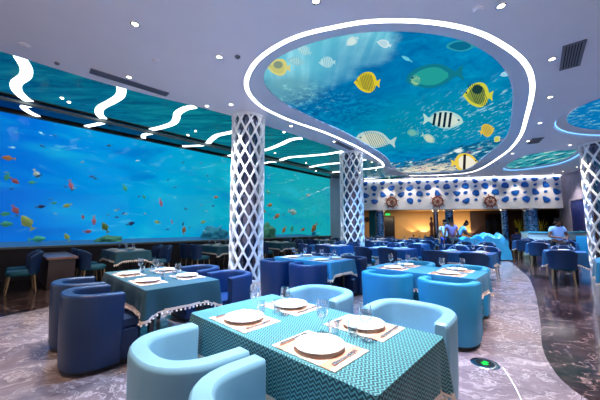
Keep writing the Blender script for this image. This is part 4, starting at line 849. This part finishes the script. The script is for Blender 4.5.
# dark screens and plants at the right of the recess
M['plant'] = plain('yellow green leaves', (150, 150, 30), .5, vary=.4)
for px, hgt, lab in [(520, 1.3, 'yellow-green potted plant left of the widest mosaic pillar'), (541.5, 1.35, 'yellow-green potted plant right of the widest mosaic pillar')]:
    p = on_recess(px, 1.6); r = empty('potted_plant', p); tag(r, lab, 'plant'); mb = MB(); mb.lathe([(.001, 0), (.16, 0), (.2, .75), (.17, .75), (.16, .7), (.001, .7)], 16); mb.build('pot', 'plinth', r); mb = MB(); rnd = random.Random(px)
    for k in range(26):
        a = rnd.random()*6.28; l_ = rnd.uniform(.5, 1.1)*hgt*.95; sp = rnd.uniform(.12, .42); pts = [Vector((math.cos(a)*sp*t**1.5, math.sin(a)*sp*t**1.5, .7+l_*t-.25*t*t*sp)) for t in [i/5 for i in range(6)]]; n_ = Vector((-math.sin(a), math.cos(a), 0))
        mb.loft([[p_+n_*w_, p_-n_*w_, p_-n_*w_*.5+Vector((0, 0, .01)), p_+n_*w_*.5+Vector((0, 0, .01))] for p_, w_ in zip(pts, [.012, .03, .04, .035, .022, .003])])
    mb.build('leaves', 'plant', r)
M['tv'] = plain('dark wall screen', (10, 10, 16), .15)
for px, wd, lab in [(494, 1.1, 'dark wall panel behind the slim blue pillar'), (547, 1.5, 'dark wall panel behind the person at the counter')]:
    mb = MB(); mb.box((0, 0, 1.35), (wd, .05, 2.0)); tag(mb.build('wall_panel', 'tv', loc=on_back(px, 0, 3.85), rz=rzb, bevel=.006), lab, 'panel')
# doorway in the stone wall
wd_ = (rw0-rw1).normalized()
def on_right(px, z): r_ = ray(px, 220); n_ = Vector((-wd_.y, wd_.x)); k = rw1.dot(n_)/(r_.x*n_.x+r_.y*n_.y); return Vector((r_.x*k, r_.y*k, z))
pa, pb = on_right(573, 0), on_right(587, 0); c = (pa+pb)/2; rzr = math.atan2(wd_.y, wd_.x); wdt = (pa-pb).length
n_ = Vector((-wd_.y, wd_.x, 0))*.03; r = empty('door_2', c+n_, rzr); r['kind'] = 'structure'; M['doorblue'] = plain('dark blue door', (16, 32, 96), .4)
mb = MB(); mb.box((0, 0, 1.42), (wdt, .04, 2.84)); tag(mb.build('panel', 'doorblue', r, bevel=.01), kind='structure')
mb = MB()
for s in (-1, 1): mb.box((s*(wdt/2+.04), 0, 1.46), (.08, .08, 2.92))
mb.box((0, 0, 2.92), (wdt+.16, .08, .08)); tag(mb.build('frame', 'stone', r, smooth=False), kind='structure')
# exit marker in the floor
q = atz(485, 363.5, .004); r = empty('floor_sign', q, TH); tag(r, 'round green-lit exit marker set in the pale marble floor', 'sign')
mb = MB(); mb.lathe([(.085, .0), (.085, .006), (.125, .004), (.13, .0)], 32); mb.build('rim', 'chrome', r); mb = MB(); mb.lathe([(.0005, .003), (.086, .003)], 32); mb.build('lens', 'black', r)
mb = MB(); mb.add([(x, y, .0045) for x, y in [(-.055, 0), (-.005, .042), (-.005, .016), (.05, .016), (.05, -.016), (-.005, -.016), (-.005, -.042)]], [(0, 1, 6), (2, 3, 4, 5)]); mb.box((.03, 0, .0045), (.03, .05, .001)); mb.build('arrow', glow('green arrow', (40, 240, 90), 1.6), r, smooth=False)
# thin pale curved strip on the marble
jp = [atz(x, y, .0) for x, y in [(503, 368), (509, 377), (516, 389), (522, 402)]]; jp = spline([tuple(p) for p in jp], 4, False)
mb = MB(); mb.loft([[(x-.006, y-.003, .003), (x+.006, y+.003, .003), (x+.006, y+.003, .0055), (x-.006, y-.003, .0055)] for x, y, z in jp]); struct(mb, 'trim_7', 'white')
# stone bench by the aquarium
mb = MB(); mb.box((0, 0, .69), (.56, 1.9, .05)); r = empty('sideboard', W(1.03, 9.35, .001), TH); mb.build('stone_top', 'brownstone', r, bevel=.008); mb = MB(); mb.box((0, 0, .3325), (.48, 1.8, .665)); mb.build('body', 'brown', r, bevel=.01); tag(r, 'low brown marble-topped sideboard between two tables beside the aquarium', 'sideboard')
# ================================================================== FISH IN THE TANK
FM = {}
def fmat(c):
    if c not in FM: FM[c] = plain('fish skin %d %d %d' % c, c, .4, vary=.25, scale=14)
    return FM[c]
def fish(px, py, v, L, ang, c, label, tall=.42, simple=False, flip=1):
    L *= 1 if simple else .8
    """L in metres; ang tilts the nose up; the fish swims along the glass"""
    q = atv(px, py, v); r = empty('fish', q, TH) if not simple else None; N = 8; rings = []
    pf = [(0, .06), (.08, .45), (.22, .85), (.38, 1.), (.55, .86), (.7, .5), (.8, .22), (.86, .16)]
    for t, h in pf: rings.append([((.45-t)*L, .16*L*h*.5*math.cos(2*math.pi*k/N), tall*L*.5*h*math.sin(2*math.pi*k/N)) for k in range(N)])
    mb = MB(); mb.loft(rings); tm = MB() if not simple else mb; th = .008*L
    tm.loft([[(-.40*L, -th, -.03*L), (-.40*L, th, -.03*L), (-.40*L, th, .03*L), (-.40*L, -th, .03*L)], [(-.55*L, -th*.5, -.17*L*1.1), (-.55*L, th*.5, -.17*L*1.1), (-.55*L, th*.5, .17*L*1.1), (-.55*L, -th*.5, .17*L*1.1)]])
    fm_ = MB() if not simple else mb
    for s in (1, -1): fm_.loft([[(x*L, -th, s*a*tall*L), (x*L, th, s*a*tall*L), (x*L-.03*L, th*.3, s*b_*tall*L), (x*L-.03*L, -th*.3, s*b_*tall*L)] for x, a, b_ in [(.15, .42, .5), (.0, .46, .66), (-.2, .28, .45)]])
    if simple: o = mb.build('fish', fmat(c)); o.location = q; o.rotation_euler = (0, -ang, TH); o.scale = (flip, 1, 1)
    else:
        mb.build('body', fmat(c), r); c2 = tuple(min(255, int(x*.8+40)) for x in c); tm.build('tail', fmat(c2), r); fm_.build('fins', fmat(c2), r); o = r; o.rotation_euler = (0, -ang, TH); o.scale = (flip, 1, 1)
    tag(o, label, 'fish', None if not simple else 'tiny dark fish scattered in the aquarium'); return o
PINK, SALM, GRN, YG, ORG, PALE, NVY, OLV = (226, 120, 140), (216, 96, 96), (70, 196, 150), (196, 206, 90), (226, 130, 60), (214, 220, 200), (16, 50, 120), (110, 140, 60)
cn = {PINK: 'pink', SALM: 'salmon-red', GRN: 'green', YG: 'yellow-green', ORG: 'orange', PALE: 'pale', NVY: 'navy', OLV: 'olive'}
FL = [(8, 158, .34, .0, ORG, 'at the far left, upper'), (15, 181, .3, -.7, SALM, 'at the left, below the upper orange fish'), (36.5, 174, .36, -1.1, PALE, 'diving, left part of the tank'), (7, 177, .3, 1.4, GRN, 'upright at the left edge'), (71, 185.5, .42, -1.3, PINK, 'long and diving, left of the centre of the tank'), (125, 188, .36, -1.1, GRN, 'diving, middle of the tank'), (32, 182.5, .24, .1, GRN, 'small, under the diving pale fish'), (161, 203, .42, -1.3, PINK, 'long and diving, right of the middle'), (94, 221, .42, -1.5, PINK, 'long and upright, above the table glasses'), (27, 222, .60, -1.0, YG, 'largest at the lower left'), (15.5, 210, .36, -1.1, SALM, 'diving, left of the large yellow-green fish'), (5, 214, .3, .1, GRN, 'at the left edge, mid height'), (67, 205.5, .3, .4, YG, 'small, mid height left of centre'), (41, 206.5, .3, .2, NVY, 'dark pair member, left'), (131, 223.5, .34, .3, NVY, 'dark, low in the middle'), (157, 222, .3, -.3, YG, 'small, low right of the middle'), (38, 239, .5, .1, GRN, 'wide, near the tank floor'), (6, 224, .4, .0, GRN, 'faint, low at the left edge'), (67, 237, .34, -1.1, YG, 'diving near the tank floor'), (88, 231.5, .3, .0, SALM, 'small, low above the glasses'), (83, 217, .2, -1.2, SALM, 'tiny upright, left of the long pink fish'), (105, 227, .5, -1.1, OLV, 'large, low and diving'), (184, 230, .4, 1.5, ORG, 'upright, low left of the column'), (172, 222, .22, -1.3, PINK, 'small, low right of the middle'), (183, 224, .22, 1.4, NVY, 'small upright, low right'), (54, 203, .2, .2, GRN, 'tiny, middle height at the left'), (270, 205, .5, .2, ORG, 'just right of the column, higher'), (264, 211, .4, -.5, ORG, 'just right of the column, lower'), (277, 216, .6, .5, ORG, 'right of the column, near a pale fish'), (293, 212, .9, -.15, PALE, 'largest, right of the column'), (284, 230, .6, .9, ORG, 'low and tilted up, right of the column'), (292, 229, .6, 1.3, GRN, 'low and upright, right of the column'), (303, 229.5, .5, .3, ORG, 'low, near the right end'), (314, 228, .9, .8, ORG, 'long and tilted up, near the right end'), (322, 224, .5, .1, GRN, 'mid height at the right end'), (268, 192, .5, -.3, GRN, 'high, right of the column'), (203, 222, .3, .2, YG, 'low, left of the column'), (144, 197, .24, -.8, GRN, 'thin, middle of the tank'), (216, 197, .3, .2, ORG, 'beside the left edge of the column'), (308, 195, .5, .1, PALE, 'high near the right end')]
for i, (x, y, L, a, c, w_) in enumerate(FL): fish(x, y, 11.0+(i*37 % 11)/10, L, a, c, f'{cn[c]} fish {w_}', .42 if c not in (PINK,) else .32, flip=1 if i % 3 else -1)
rf = random.Random(4)
tiny = []
for i in range(54):
    x = rf.uniform(2, 228) if i < 42 else rf.uniform(266, 326); y0 = 113+.2*x+8; y1 = 247-.035*x-8; t = (i % 3+rf.random())/3
    tiny.append((i % 3, x, y0+(y1-y0)*t))
for band in range(3):
    for n_i, (_, x, y) in enumerate(sorted(q for q in tiny if q[0] == band)):
        nth = ords[n_i]; cc, cw = rf.choice([((20, 80, 150), 'dark blue'), ((24, 110, 150), 'teal'), ((140, 200, 210), 'silvery')])
        fish(x, y, rf.uniform(11.0, 12.6), rf.uniform(.10, .19), rf.uniform(-.8, .8), cc, f'tiny {cw} fish in the {["upper", "middle", "lower"][band]} water, {nth} tiny one from the left', .36, True, rf.choice([1, -1]))
# coral rocks on the tank floor
M['coral'] = plain('yellow green coral', (70, 130, 96), .8, vary=.5, scale=6); M['coralblue'] = plain('teal coral', (30, 130, 150), .8, vary=.4, scale=6)
for px, v, s, h, mt, lab in [(268, 11.7, .55, .62, 'coral', 'large yellow-green coral rock right of the nearer column'), (214, 12.0, .6, .5, 'coralblue', 'teal coral rock just left of the nearer column'), (322, 11.8, .7, .38, 'coralblue', 'teal coral rock at the right end of the tank'), (110, 12.2, .4, .2, 'coral', 'small yellow-green coral rock at the middle of the tank')]:
    q = atv(px, 236, v); bm = bmesh.new(); bmesh.ops.create_icosphere(bm, subdivisions=4, radius=1.); rnd = random.Random(px); from mathutils import noise as mn
    for vv in bm.verts: d = 1+.45*mn.noise(vv.co*2.1+Vector((px, 0, 0)))+.18*mn.noise(vv.co*6); vv.co = Vector((vv.co.x*s*d, vv.co.y*s*.6*d, max(-.02, vv.co.z*h*d)))
    me = bpy.data.meshes.new('coral_rock'); bm.to_mesh(me); bm.free(); me.polygons.foreach_set('use_smooth', [True]*len(me.polygons)); me.materials.append(M[mt]); o = bpy.data.objects.new('coral_rock', me); COL.objects.link(o); o.location = (q.x, q.y, .87); o.rotation_euler = (0, 0, TH); tag(o, lab, 'coral')

# bright line of light along the top of the white band
q = (BL+BR)/2-BN*.10; mb = MB(); mb.box((q.x, q.y, ZC-.02), ((BR-BL).length-.1, .05, .03), rzb); tag(mb.build('led_strip', 'led', smooth=False), 'straight white light strip along the top of the white band', 'light')
